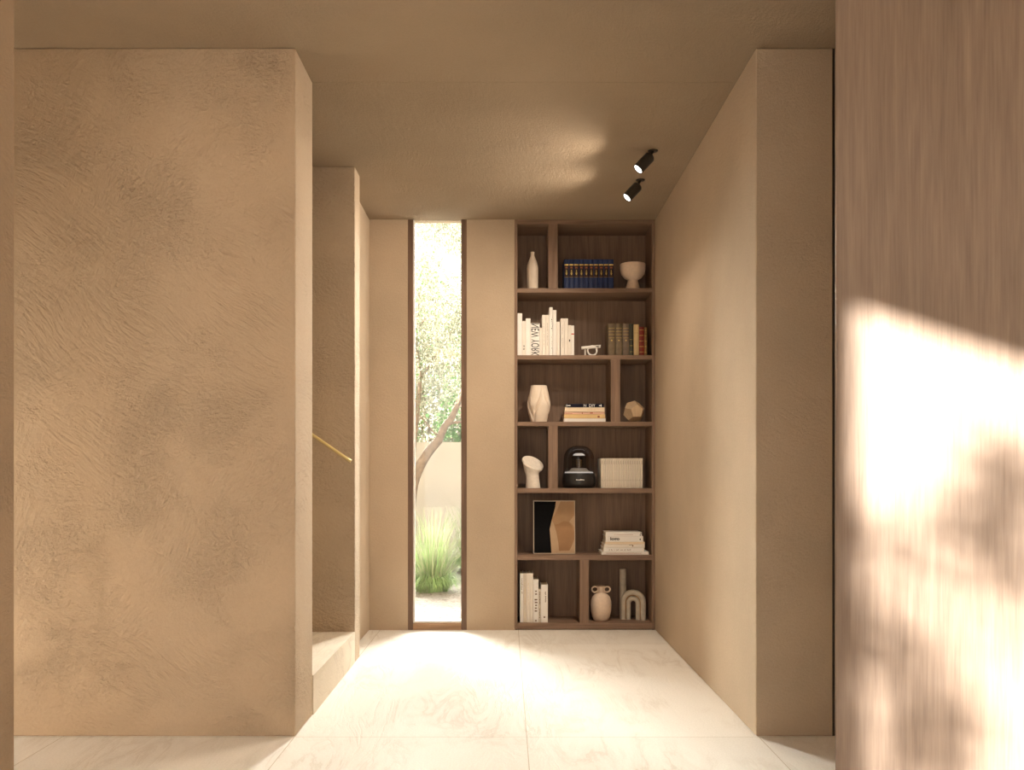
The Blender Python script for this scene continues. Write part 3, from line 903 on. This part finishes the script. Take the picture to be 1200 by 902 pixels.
bm = bmesh.new(); add_tube(bm, [(-0.046, 0, 0.0), (-0.046, 0, zb - 0.005)], 0.0055, 14)
auto_smooth(finish('post', bm, 'white_wood', t))

# carved vase with folded petals
bm = bmesh.new()
SEG, RN = 120, 56
hh = Z(451.9, 6.64) - ST[2]
kz = 6.64 / F
def rz(u):
    pts = [(0, 0.060), (0.08, 0.066), (0.25, 0.078), (0.46, 0.0875), (0.55, 0.0865), (0.75, 0.076), (0.92, 0.065), (1.0, 0.060)]
    for (a, ra), (b_, rb) in zip(pts, pts[1:]):
        if u <= b_: return ra + (rb - ra) * (u - a) / (b_ - a)
    return pts[-1][1]
rings = []
for i in range(RN + 1):
    u = i / RN
    row = []
    for j in range(SEG):
        a = 2 * PI * j / SEG
        r = rz(u)
        amp = math.sin(PI * min(1, u * 1.02)) ** 0.7
        g = 0.0
        for kx in range(6):
            c = 2 * PI * kx / 6 + 0.35 + 0.55 * math.cos(u * PI) * (1 if kx % 2 else -0.7) + 0.25 * (u - 0.5)
            dlt = (a - c + PI) % (2 * PI) - PI
            side = 1.0 if dlt > 0 else 0.45          # each petal laps over its neighbour
            g += math.exp(-(dlt / (0.20 if dlt > 0 else 0.08)) ** 2) * side
        r *= 1 - 0.24 * amp * g
        row.append(bm.verts.new((r * math.cos(a), r * 0.82 * math.sin(a), u * hh)))
    rings.append(row)
inner = [bm.verts.new((v_.co.x * 0.80, v_.co.y * 0.80, hh - 0.002)) for v_ in rings[-1]]
deep = [bm.verts.new((v_.co.x * 0.74, v_.co.y * 0.74, hh - 0.08)) for v_ in rings[-1]]
loft(bm, rings + [inner, deep], 0, True, True)
o = finish('carved_vase', bm, 'ceramic'); auto_smooth(o, 60)
o.location = (X(631.3, 6.64), 6.64, ST[2] + 0.0005)
tag(o, 'cream barrel vase with carved overlapping petals on the third shelf', 'vase')

# faceted wooden solid (twelve pentagons), resting on a face
bm = bmesh.new()
ph = (1 + 5 ** 0.5) / 2
vs = [(a, b_, c) for a in (-1, 1) for b_ in (-1, 1) for c in (-1, 1)]
for a in (-1, 1):
    for b_ in (-1, 1):
        vs += [(0, a / ph, b_ * ph), (a / ph, b_ * ph, 0), (a * ph, 0, b_ / ph)]
for v_ in vs: bm.verts.new(v_)
bmesh.ops.convex_hull(bm, input=bm.verts[:])
bmesh.ops.dissolve_limit(bm, angle_limit=0.02, verts=bm.verts[:], edges=bm.edges[:])
q = Vector((0, 1, ph)).normalized().rotation_difference(Vector((0, 0, -1)))
mt = Matrix.Rotation(math.radians(13), 4, 'Z') @ q.to_matrix().to_4x4() @ Matrix.Scale(0.0475, 4)
bm.transform(mt)
bmesh.ops.bevel(bm, geom=bm.edges[:], offset=0.0012, segments=1, affect='EDGES')
mnz = min(v_.co.z for v_ in bm.verts)
bmesh.ops.translate(bm, verts=bm.verts[:], vec=(0, 0, -mnz))
o = finish('faceted_ornament', bm, 'maple'); o.location = (X(742.8, 6.63), 6.63, ST[2] + 0.0003)
tag(o, 'pale wooden many-faced ornament in the small third shelf compartment', 'ornament')

# bone-like vase with slanted mouth
bm = bmesh.new()
SEG = 64
sect = []   # centre, axis u, axis v
def ring_at(c, nrm, up, ru, rv):
    n_ = Vector(nrm).normalized(); u_ = (Vector(up) - n_ * Vector(up).dot(n_)).normalized(); v_ = n_.cross(u_)
    return [bm.verts.new(Vector(c) + u_ * math.cos(2 * PI * i / SEG) * ru + v_ * math.sin(2 * PI * i / SEG) * rv) for i in range(SEG)]
U = (1, 0, 0)
secs = [((0.006, 0, 0.0), (0, 0, 1), 0.056, 0.050), ((0.005, 0, 0.03), (0, 0, 1), 0.053, 0.047), ((0.003, 0, 0.07), (0.02, 0, 1), 0.049, 0.043),
        ((0.000, 0, 0.098), (0.08, -0.05, 1), 0.050, 0.043), ((-0.004, 0, 0.122), (0.22, -0.12, 1), 0.056, 0.046),
        ((-0.004, -0.002, 0.146), (0.42, -0.34, 1), 0.067, 0.052), ((0.000, -0.004, 0.164), (0.54, -0.60, 0.9), 0.079, 0.058),
        ((0.002, -0.008, 0.176), (0.56, -0.78, 0.85), 0.087, 0.062), ((0.006, -0.012, 0.186), (0.58, -0.84, 0.82), 0.088, 0.063), ((0.008, -0.014, 0.190), (0.58, -0.84, 0.82), 0.083, 0.058)]
rings = [ring_at(c, n_, U, ru, rv) for c, n_, ru, rv in secs]
c, n_ = Vector((0.008, -0.014, 0.190)), Vector((0.58, -0.84, 0.82)).normalized()
rings.append(ring_at(c - n_ * 0.004, n_, U, 0.070, 0.042))
rings.append(ring_at(c - n_ * 0.010, n_, U, 0.040, 0.022))
loft(bm, rings, 0, True, True)
# the little knuckle under the mouth at the left
for v_ in bm.verts:
    dd = (v_.co - Vector((-0.062, -0.03, 0.150))).length
    if dd < 0.045: v_.co += Vector((-0.10, -0.5, 0.25)).normalized() * 0.012 * math.cos(dd / 0.045 * PI / 2)
o = finish('slanted_vase', bm, 'bonewhite'); auto_smooth(o, 55)
o.location = (X(623.6, 6.60), 6.60, ST[3] + 0.0005)
tag(o, 'bone-white sculptural vase with a slanted oval mouth on the fourth shelf', 'vase')

# dome speaker
t = thing('dome_speaker', 'black table speaker with a smoked clear dome on fourth shelf', 'speaker', (X(678.4, 6.66), 6.66, ST[3] + 0.0005))
k = 6.66 / F
def zpx(y): return Z(y, 6.66) - ST[3]
hb = zpx(554.5)
bm = bmesh.new()
add_lathe(bm, [(0, 0), (0.088, 0.0), (0.105, 0.003), (0.119, 0.014), (0.1265, 0.035), (0.1265, 0.055), (0.122, 0.080), (0.1175, hb - 0.003), (0.116, hb), (0.0, hb)], 72)
base_ = finish('base', bm, 'speaker_black', t); auto_smooth(base_)
top = zpx(522.3)
prof = [(0.1165, hb + 0.0005)]
for i in range(1, 9): prof.append((0.1165 - 0.004 * i / 8, hb + (top - hb - 0.10) * i / 8))
for i in range(1, 15):
    a = PI / 2 * i / 14
    prof.append((0.1125 * (math.cos(a) ** 0.75 if i < 14 else 0.0), top - 0.10 + 0.10 * math.sin(a)))
bm = bmesh.new(); add_lathe(bm, prof, 72)
finish('dome', bm, 'smoke', t, True)
bm = bmesh.new()
add_lathe(bm, [(0.104, hb + 0.001), (0.107, hb + 0.005), (0.104, hb + 0.010), (0.085, hb + 0.012), (0.0851, hb + 0.012)], 64)
auto_smooth(finish('light_ring', bm, 'ring_and_highlight', t))
bm = bmesh.new()
add_lathe(bm, [(0.085, hb + 0.0125), (0.070, hb + 0.022), (0.058, hb + 0.036), (0.040, hb + 0.040), (0, hb + 0.041)], 64)
auto_smooth(finish('inner_dish', bm, 'pearl', t))
bm = bmesh.new()
add_lathe(bm, [(0.054, hb + 0.038), (0.054, hb + 0.125)], 48)
finish('inner_tube', bm, 'smoke', t, True)
bm = bmesh.new()
add_lathe(bm, [(0, hb + 0.042), (0.018, hb + 0.044), (0.022, hb + 0.07), (0.022, hb + 0.10), (0, hb + 0.11)], 32)
auto_smooth(finish('inner_core', bm, 'tan_leather', t))
bm = bmesh.new()
add_lathe(bm, [(0, hb + 0.150), (0.024, hb + 0.150), (0.038, hb + 0.144), (0.046, hb + 0.133), (0.042, hb + 0.134), (0.026, hb + 0.141), (0, hb + 0.143)], 48)
auto_smooth(finish('top_highlight', bm, 'ring_and_highlight', t))  # painted highlight: a glowing piece under the dome top
bm = bmesh.new()
zl = zpx(562.0)
for x0, x1, hh_ in ((-0.030, -0.024, 1), (-0.022, -0.016, .7), (-0.014, -0.009, .7), (-0.007, -0.001, .7), (0.001, 0.007, 1.2), (0.009, 0.014, 1), (0.016, 0.020, 1), (0.022, 0.030, .7)):
    xm = (x0 + x1) / 2
    yy = -math.sqrt(0.1262 ** 2 - xm * xm)
    add_box(bm, x0, x1, yy - 0.0012, yy + 0.003, zl - 0.004, zl - 0.004 + 0.008 * hh_)
finish('front_mark', bm, 'white_ink', base_)

# framed abstract print leaning at the back of the fifth shelf
d = 6.60
x0, x1 = X(625.0, d), X(674.2, d)
hz5 = Z(586.7, d) - ST[4]
t = thing('framed_print', 'slim-framed abstract print, black and tan shapes, on fifth shelf', 'picture', ((x0 + x1) / 2, d, ST[4] + 0.0018))
t.rotation_euler = (math.radians(-3), 0, 0)
w2, fr_ = (x1 - x0) / 2, 0.006
bm = bmesh.new()
add_box(bm, -w2, w2, 0, 0.022, 0, fr_); add_box(bm, -w2, w2, 0, 0.022, hz5 - fr_, hz5)
add_box(bm, -w2, -w2 + fr_, 0, 0.022, fr_, hz5 - fr_); add_box(bm, w2 - fr_, w2, 0, 0.022, fr_, hz5 - fr_)
finish('frame', bm, 'art_frame', t)
# print: coloured fields in one flat sheet
iw, ih = w2 - fr_, hz5 - 2 * fr_
def P(u, v_): return (-iw + 2 * iw * u, fr_ + ih * v_)
bm = bmesh.new()
add_prism(bm, [P(0, 0), P(1, 0), P(1, 1), P(0, 1)], 0.010, 0.016, 1)
def field(poly, mi, y): add_prism(bm, [P(*p) for p in poly], y, 0.0101, mi)
field([(0, 0), (.43, 0), (.415, .2), (.39, .46), (.44, .64), (.53, .9), (.545, 1), (0, 1)], 0, 0.0086)
field([(.43, 0), (1, 0), (1, .05), (.62, .04), (.60, .2), (.56, .38), (.50, .55), (.44, .64), (.39, .46), (.415, .2)], 2, 0.0090)
field([(.545, 1), (.66, 1), (.58, .85), (.50, .72), (.47, .70)], 2, 0.0090)
field([(.62, .04), (.85, .03), (.93, .12), (.98, .26), (1, .4), (.96, .5), (.86, .6), (.74, .62), (.60, .56), (.50, .55), (.56, .38), (.60, .2)], 3, 0.0094)
field([(1, .5), (1, .74), (.93, .66), (.87, .61), (.95, .55)], 2, 0.0092)
field([(1, .05), (1, .26), (.95, .16), (.88, .05)], 2, 0.0092)
finish('print', bm, ['art_black', 'art_tan', 'art_sand', 'art_brown'], t)

# two-handled jar
t = thing('handled_jar', 'peach ceramic jar with two ring handles on the bottom shelf', 'jar', (X(704.3, 6.62), 6.62, ST[5] + 0.0003))
def zj(y): return max(0.0, (727.3 - y) * 6.62 / F)
prof = [(0, 0), (0.048, 0), (0.055, 0.004), (0.066, 0.030), (0.0755, 0.075), (0.0775, 0.115), (0.0755, 0.145), (0.066, 0.175), (0.050, 0.194), (0.035, 0.203),
        (0.0255, 0.210), (0.0235, 0.220), (0.0245, 0.240), (0.031, 0.254), (0.033, 0.257), (0.028, 0.257), (0.020, 0.245), (0.018, 0.21), (0, 0.19)]
bm = bmesh.new(); add_lathe(bm, prof, 64); auto_smooth(finish('body', bm, 'ceramic_peach', t), 60)
for s in (-1, 1):
    bm = bmesh.new()
    pts = [(s * (0.045 + 0.0235 * math.cos(a)), 0, 0.231 + 0.0205 * math.sin(a)) for a in [2 * PI * i / 28 for i in range(29)]]
    add_tube(bm, pts, 0.0062, 12, caps=False)
    finish('handle', bm, 'ceramic_peach', t, True)

# h-shaped tube sculpture: two nested arches and a tall column
t = thing('arch_sculpture', 'grey-green tubular ceramic shaped like the letter h, bottom shelf', 'sculpture', (X(742, 6.66), 6.66, ST[5] + 0.0003), math.radians(-16))
def arch(r, leg, y, rad, name, mat):
    pts = [(-r, y, 0)] + [(-r, y, leg * i / 3) for i in range(1, 4)] + [(-r * math.cos(a), y, leg + r * math.sin(a)) for a in [PI * i / 20 for i in range(1, 20)]] + [(r, y, leg * i / 3) for i in (3, 2, 1)] + [(r, y, 0)]
    bm = bmesh.new(); add_tube(bm, pts, rad, 24)
    auto_smooth(finish(name, bm, mat, t))
arch(0.074, 0.130, 0, 0.0215, 'outer_arch', 'ceramic_grey')
arch(0.036, 0.122, 0, 0.0185, 'inner_arch', 'ceramic_grey')
for r_, lg in ((0.0536, 0.130),):
    pts = [(-r_, -0.012, 0.002)] + [(-r_ * math.cos(a), -0.012, lg + r_ * math.sin(a)) for a in [PI * i / 20 for i in range(0, 21)]] + [(r_, -0.012, 0.002)]
    bm = bmesh.new(); add_tube(bm, pts, 0.0030, 8); finish('seam', bm, 'ochre_line', t, True)
bm = bmesh.new()
hcol = (730 - 671.5) * 6.68 / F
add_tube(bm, [(-0.082, 0.030, 0), (-0.082, 0.030, hcol - 0.004), (-0.082, 0.030, hcol)], [0.026, 0.026, 0.0235], 28)
auto_smooth(finish('column', bm, 'ceramic_grey', t))

# ------------------------------------------------------------------ garden
def gx(px, d): return X(px, d)
struct(box('ground', -30, 20, -20, 40, -0.25, -0.13, 'gravel'), 'outer ground round the house')
bm = bmesh.new()
nx, ny = 60, 60
gv = [[bm.verts.new((-4.5 + 6.0 * i / nx, 6.63 + 5.2 * j / ny, 0.0 + 0.03 * mnoise.noise(Vector((i * .35, j * .35, 1.0))))) for i in range(nx + 1)] for j in range(ny + 1)]
for j in range(ny):
    for i in range(nx): bm.faces.new((gv[j][i], gv[j][i + 1], gv[j + 1][i + 1], gv[j + 1][i]))
struct(finish('ground_garden', bm, 'gravel', None, True), 'pale gravel bed strewn with dry leaves outside the window')
struct(box('sun_blocker_left', -9.2, -9.0, -0.4, 8.4, -0.13, 6.0, 'blocker_white'))  # unseen, added to keep the low sun off the garden and passage
struct(box('wall_garden', -7, 4, 11.6, 11.8, -0.13, Z(518, 11.6), 'plaster_out'), 'cream garden wall behind the grasses')


def ribbon(bm, pts, w0, mi=0, up=None):
    """thin tapering blade"""
    pts = [Vector(p) for p in pts]
    prev = None
    n = len(pts)
    for i, p in enumerate(pts):
        t_ = (pts[min(i + 1, n - 1)] - pts[max(i - 1, 0)])
        sd = t_.cross(Vector((0, 0, 1)))
        if sd.length < 1e-5: sd = Vector((1, 0, 0))
        sd = (sd.normalized() if up is None else up) * w0 * (1 - (i / (n - 1)) ** 2 * 0.92)
        cur = (bm.verts.new(p - sd), bm.verts.new(p + sd))
        if prev:
            f = bm.faces.new((prev[0], prev[1], cur[1], cur[0])); f.material_index = mi
        prev = cur


def tuft(px, d, label, n_low, n_tall, r_low, h_tall, seed):
    rr = random.Random(seed)
    t = thing('ornamental_grass', label, 'grass', (gx(px, d), d, 0.0), 0, 'ornamental grasses in the garden')
    bm = bmesh.new()
    for i in range(n_low):
        a = rr.random() * 2 * PI; r = r_low * (0.45 + 0.6 * rr.random()); top = 0.16 + 0.16 * rr.random()
        b0 = Vector((0.15 * rr.random() * math.cos(a), 0.15 * rr.random() * math.sin(a), -0.01))
        e = Vector((r * math.cos(a), r * math.sin(a), 0.02 + 0.08 * rr.random()))
        m_ = (b0 + e) * 0.5 + Vector((0, 0, top))
        pts = [b0.lerp(m_, s).lerp(m_.lerp(e, s), s) for s in (0, .2, .4, .6, .8, 1)]
        ribbon(bm, pts, 0.0042 + 0.002 * rr.random())
    finish('blades', bm, 'grass', t)
    bm = bmesh.new()
    for i in range(n_tall):
        a = rr.random() * 2 * PI; r = 0.12 + 0.50 * rr.random(); hh_ = h_tall * (0.42 + 0.63 * rr.random() ** 1.3)
        b0 = Vector((0.15 * rr.random() * math.cos(a), 0.15 * rr.random() * math.sin(a), -0.01))
        e = Vector((r * math.cos(a), r * math.sin(a), hh_))
        m_ = Vector((b0.x + (e.x - b0.x) * 0.30, b0.y + (e.y - b0.y) * 0.30, hh_ * 0.80))
        pts = [b0.lerp(m_, s).lerp(m_.lerp(e, s), s) for s in (0, .2, .4, .6, .8, 1)]
        ribbon(bm, pts, 0.0034, 1 if rr.random() < 0.45 else 0)
    finish('stalks', bm, ['grass_pale', 'grass'], t)
    return t
tuft(506, 8.55, 'bushy grass tuft with bleached stalks just outside the window', 700, 430, 0.36, 0.80, 5)
tuft(556, 10.3, 'grass clump farther back at the right, before the garden wall', 480, 240, 0.42, 0.85, 6)


def leaf_cloud(bm, centre, rad, n, size, rr, mi_weights, droop=0.5, aspect=0.28):
    for i in range(n):
        while True:
            p = Vector((rr.uniform(-1, 1), rr.uniform(-1, 1), rr.uniform(-1, 1)))
            if p.length <= 1: break
        p = Vector((centre[0] + p.x * rad[0], centre[1] + p.y * rad[1], centre[2] + p.z * rad[2]))
        dr_ = Vector((rr.uniform(-1, 1), rr.uniform(-1, 1), rr.uniform(-1, 1) - droop)).normalized()
        sd = dr_.orthogonal().normalized()
        sd = (Matrix.Rotation(rr.uniform(0, PI), 3, dr_) @ sd)
        s = size * rr.uniform(0.6, 1.3)
        u = rr.random(); mi = 0
        for w_ in mi_weights:
            if u < w_: break
            u -= w_; mi += 1
        a = bm.verts.new(p); b_ = bm.verts.new(p + dr_ * s * 0.5 + sd * s * aspect)
        c_ = bm.verts.new(p + dr_ * s); d_ = bm.verts.new(p + dr_ * s * 0.5 - sd * s * aspect)
        f = bm.faces.new((a, b_, c_, d_)); f.material_index = mi


# the leaning tree by the window
DT = 10.5
def tp(px, py, dd=0.0): return (gx(px, DT + dd), DT + dd, Z(py, DT + dd))
tr_ = thing('garden_tree', 'pale-barked leaning tree with feathery leaves outside the window', 'tree', (gx(474, DT), DT, 0.0))
off = Vector(tr_.location)
def rel(ps): return [Vector(p) - off for p in ps]
bm = bmesh.new()
trunk = rel([(gx(472, DT), DT, -0.03), tp(476, 640), tp(480, 592), tp(486, 560), tp(499, 534), tp(515, 514.5)])
sp_ = smooth_path(trunk, 6)
add_tube(bm, sp_, [0.085 - 0.034 * i / (len(sp_) - 1) for i in range(len(sp_))], 14)
def limb(ps, r0, r1):
    s_ = smooth_path(rel(ps), 6)
    add_tube(bm, s_, [r0 + (r1 - r0) * i / (len(s_) - 1) for i in range(len(s_))], 10)
limb([tp(514, 516), tp(521, 500), tp(530, 488), tp(539, 466), tp(552, 430), tp(560, 380, .2)], 0.048, 0.022)
limb([tp(523, 497), tp(532, 495, .05), tp(545, 493, .1), tp(566, 484, .2)], 0.022, 0.012)
limb([tp(516, 512), tp(508, 506, -.05), tp(501, 497, -.1), tp(490, 485, -.15)], 0.014, 0.007)
limb([tp(482, 575), tp(483, 530, .1), tp(489, 480, .15), tp(492, 440, .2), tp(488, 395, .3), tp(492, 340, .4)], 0.050, 0.006)
limb([tp(492, 446, .2), tp(508, 420, .3), tp(523, 400, .4), tp(536, 370, .5)], 0.016, 0.006)
limb([tp(490, 385, .3), tp(500, 372, .2), tp(516, 362, .1), tp(534, 340, 0)], 0.009, 0.003)
auto_smooth(finish('trunk', bm, 'bark', tr_), 60)
rr = random.Random(3)
bm = bmesh.new()
for i in range(105):
    c_ = (rr.uniform(-0.65, 1.25), rr.uniform(-0.4, 0.7), rr.uniform(2.05, 4.3))
    leaf_cloud(bm, c_, (0.30, 0.30, 0.34), 420, 0.042, rr, (0.93, 0.07), 0.9, 0.16)
finish('foliage', bm, ['leaf_pale', 'leaf_green'], tr_)

def shrub(px, d, label, rad, zc, n, seed, weights, size=0.07):
    t = thing('shrub', label, 'shrub', (gx(px, d), d, -0.13), 0, 'shrubs beyond the garden wall')
    bm = bmesh.new(); rr = random.Random(seed)
    for i in range(7):
        a = rr.random() * 2 * PI
        add_tube(bm, smooth_path([(0, 0, -0.05), (0.2 * rad[0] * math.cos(a), 0.2 * rad[1] * math.sin(a), zc * 0.6), (0.6 * rad[0] * math.cos(a), 0.6 * rad[1] * math.sin(a), zc + rad[2] * 0.5)], 4), [0.03 - 0.0028 * q_ for q_ in range(9)], 7)
    finish('stems', bm, 'bark', t)
    bm = bmesh.new()
    for i in range(30):
        p = Vector((rr.uniform(-1, 1), rr.uniform(-1, 1), rr.uniform(-1, 1)))
        if p.length > 1: p.normalize()
        leaf_cloud(bm, (p.x * rad[0] * .75, p.y * rad[1] * .75, zc + p.z * rad[2] * .75), (rad[0] * .3, rad[1] * .3, rad[2] * .3), n // 30, size, rr, weights, 0.2, 0.3)
    finish('foliage', bm, ['leaf_green', 'leaf_pale', 'leaf_shade'], t)
shrub(550, 12.8, 'green leafy shrub above the garden wall at the right', (0.54, 0.6, 0.95), 1.95, 3600, 31, (0.62, 0.26, 0.12), 0.062)
shrub(472, 12.9, 'green leafy shrub above the garden wall at the left', (0.36, 0.4, 0.65), 1.70, 1900, 32, (0.55, 0.38, 0.07), 0.06)
shrub(520, 14.6, 'pale leafy tree filling the view behind the garden shrubs', (1.8, 0.9, 2.3), 3.2, 15000, 33, (0.10, 0.90, 0.0), 0.085)

# tree outside the left opening whose shade falls on the door leaf
SUN_DIR = Vector((1.0, 0.5, -0.473)).normalized()
def panel_point(px, py):
    """where a sight line meets the door leaf"""
    p0 = Vector(((979 - CX) / F * 2.6, 2.6, 0)); nrm = Vector((-math.sin(A22), -math.cos(A22), 0))
    ray = Vector(((px - CX) / F, 1.0, -(py - CY) / F)); o_ = Vector((0, 0, EYE))
    return o_ + ray * ((p0 - o_).dot(nrm) / ray.dot(nrm))
TX = Vector((-4.3, -0.15, -0.13))
t = thing('shade_tree', 'leafy tree standing outside the left opening of the front room', 'tree', TX)
bm = bmesh.new(); rr = random.Random(77)
spots_ = [((1215, 600), .20, 150), ((1190, 545), .12, 40), ((1180, 650), .14, 70), ((1110, 590), .10, 22), ((1050, 640), .12, 40), ((1015, 600), .09, 24), ((1030, 700), .12, 70), ((1060, 760), .11, 60),
          ((1010, 760), .10, 40), ((1085, 830), .10, 50), ((1110, 890), .12, 60), ((1020, 860), .10, 30), ((1160, 880), .12, 30), ((1215, 760), .12, 40)]
pts_ = [panel_point(*q_[0]) - SUN_DIR * (4.75 + 0.5 * rr.random()) - TX for q_ in spots_]
add_tube(bm, smooth_path([(0, 0, 0), (0.05, 0.02, 0.9), (0.0, 0.1, 1.6), (0.05, .1, 2.0)], 5), [0.06 - 0.003 * i for i in range(16)], 10)
for p_ in pts_:
    add_tube(bm, smooth_path([(0.0, 0.1, max(0.6, p_.z - 0.6)), (p_.x * .5, p_.y * .5, p_.z - .2), tuple(p_)], 4), [0.012 - 0.001 * i for i in range(9)], 6)
finish('trunk', bm, 'bark', t)
bm = bmesh.new()
for p_, q_ in zip(pts_, spots_):
    leaf_cloud(bm, p_, (q_[1],) * 3, int(q_[2] * 0.6), 0.075, rr, (1.0,), 0.3, 0.3)
finish('foliage', bm, ['leaf_green'], t)

# ------------------------------------------------------------------ light
SUN_DIR = Vector((1.0, 0.5, -0.473)).normalized()
def sun(name, direction, energy, angle, color):
    li = bpy.data.lights.new(name, 'SUN'); li.energy = energy; li.angle = math.radians(angle); li.color = color
    o = bpy.data.objects.new(name, li); C.objects.link(o)
    o.rotation_euler = (-Vector(direction)).to_track_quat('Z', 'Y').to_euler()
    return o
sun('sun_low', SUN_DIR, 56.0, 1.8, (1.0, 0.955, 0.89))
for az, en in ((-10, 22.0), (8.5, 22.0), (27, 26.0)):      # the bright hazy sky beyond the garden
    az, el = math.radians(az), math.radians(22)
    sun('sky_glow', (math.sin(az) * math.cos(el), -math.cos(az) * math.cos(el), -math.sin(el)), en, 34, (1.0, 0.95, 0.86))

wd_ = bpy.data.worlds.new('World'); bpy.context.scene.world = wd_
wd_.use_nodes = True
nt = wd_.node_tree
bg = nt.nodes['Background']
tc = N(nt, 'ShaderNodeTexCoord'); sx = N(nt, 'ShaderNodeSeparateXYZ')
L(nt, tc.outputs['Generated'], sx.inputs[0])
r = ramp(nt, [(0.0, (1.0, 0.95, 0.88)), (0.5, (1.0, 0.97, 0.93)), (1.0, (0.90, 0.95, 1.0))])
L(nt, math_node(nt, 'ADD', math_node(nt, 'MULTIPLY', sx.outputs['Z'], 0.5), 0.5), r.inputs['Fac'])
L(nt, r.outputs['Color'], bg.inputs['Color'])
bg.inputs['Strength'].default_value = 1.85

# ------------------------------------------------------------------ camera
cam = bpy.data.cameras.new('camera')
cam.sensor_fit = 'HORIZONTAL'; cam.sensor_width = 36.0
cam.lens = 36.0 * F / 1200.0
cam.shift_x = (600 - CX) / 1200.0
cam.shift_y = (CY - 451) / 1200.0
cam.clip_start = 0.05
co = bpy.data.objects.new('camera', cam); C.objects.link(co)
co.location = (0, 0, EYE); co.rotation_euler = (PI / 2, 0, 0)
sc = bpy.context.scene
sc.camera = co
vs_ = sc.view_settings
sc.display_settings.display_device = 'sRGB'
vs_.view_transform = 'Standard'; vs_.look = 'None'; vs_.gamma = 1.0; vs_.use_curve_mapping = False
vs_.exposure = 0.12
sc.cycles.max_bounces = 10
sc.cycles.diffuse_bounces = 6
sc.cycles.transparent_max_bounces = 16
sc.cycles.use_denoising = True
sc.cycles.sample_clamp_indirect = 6.0
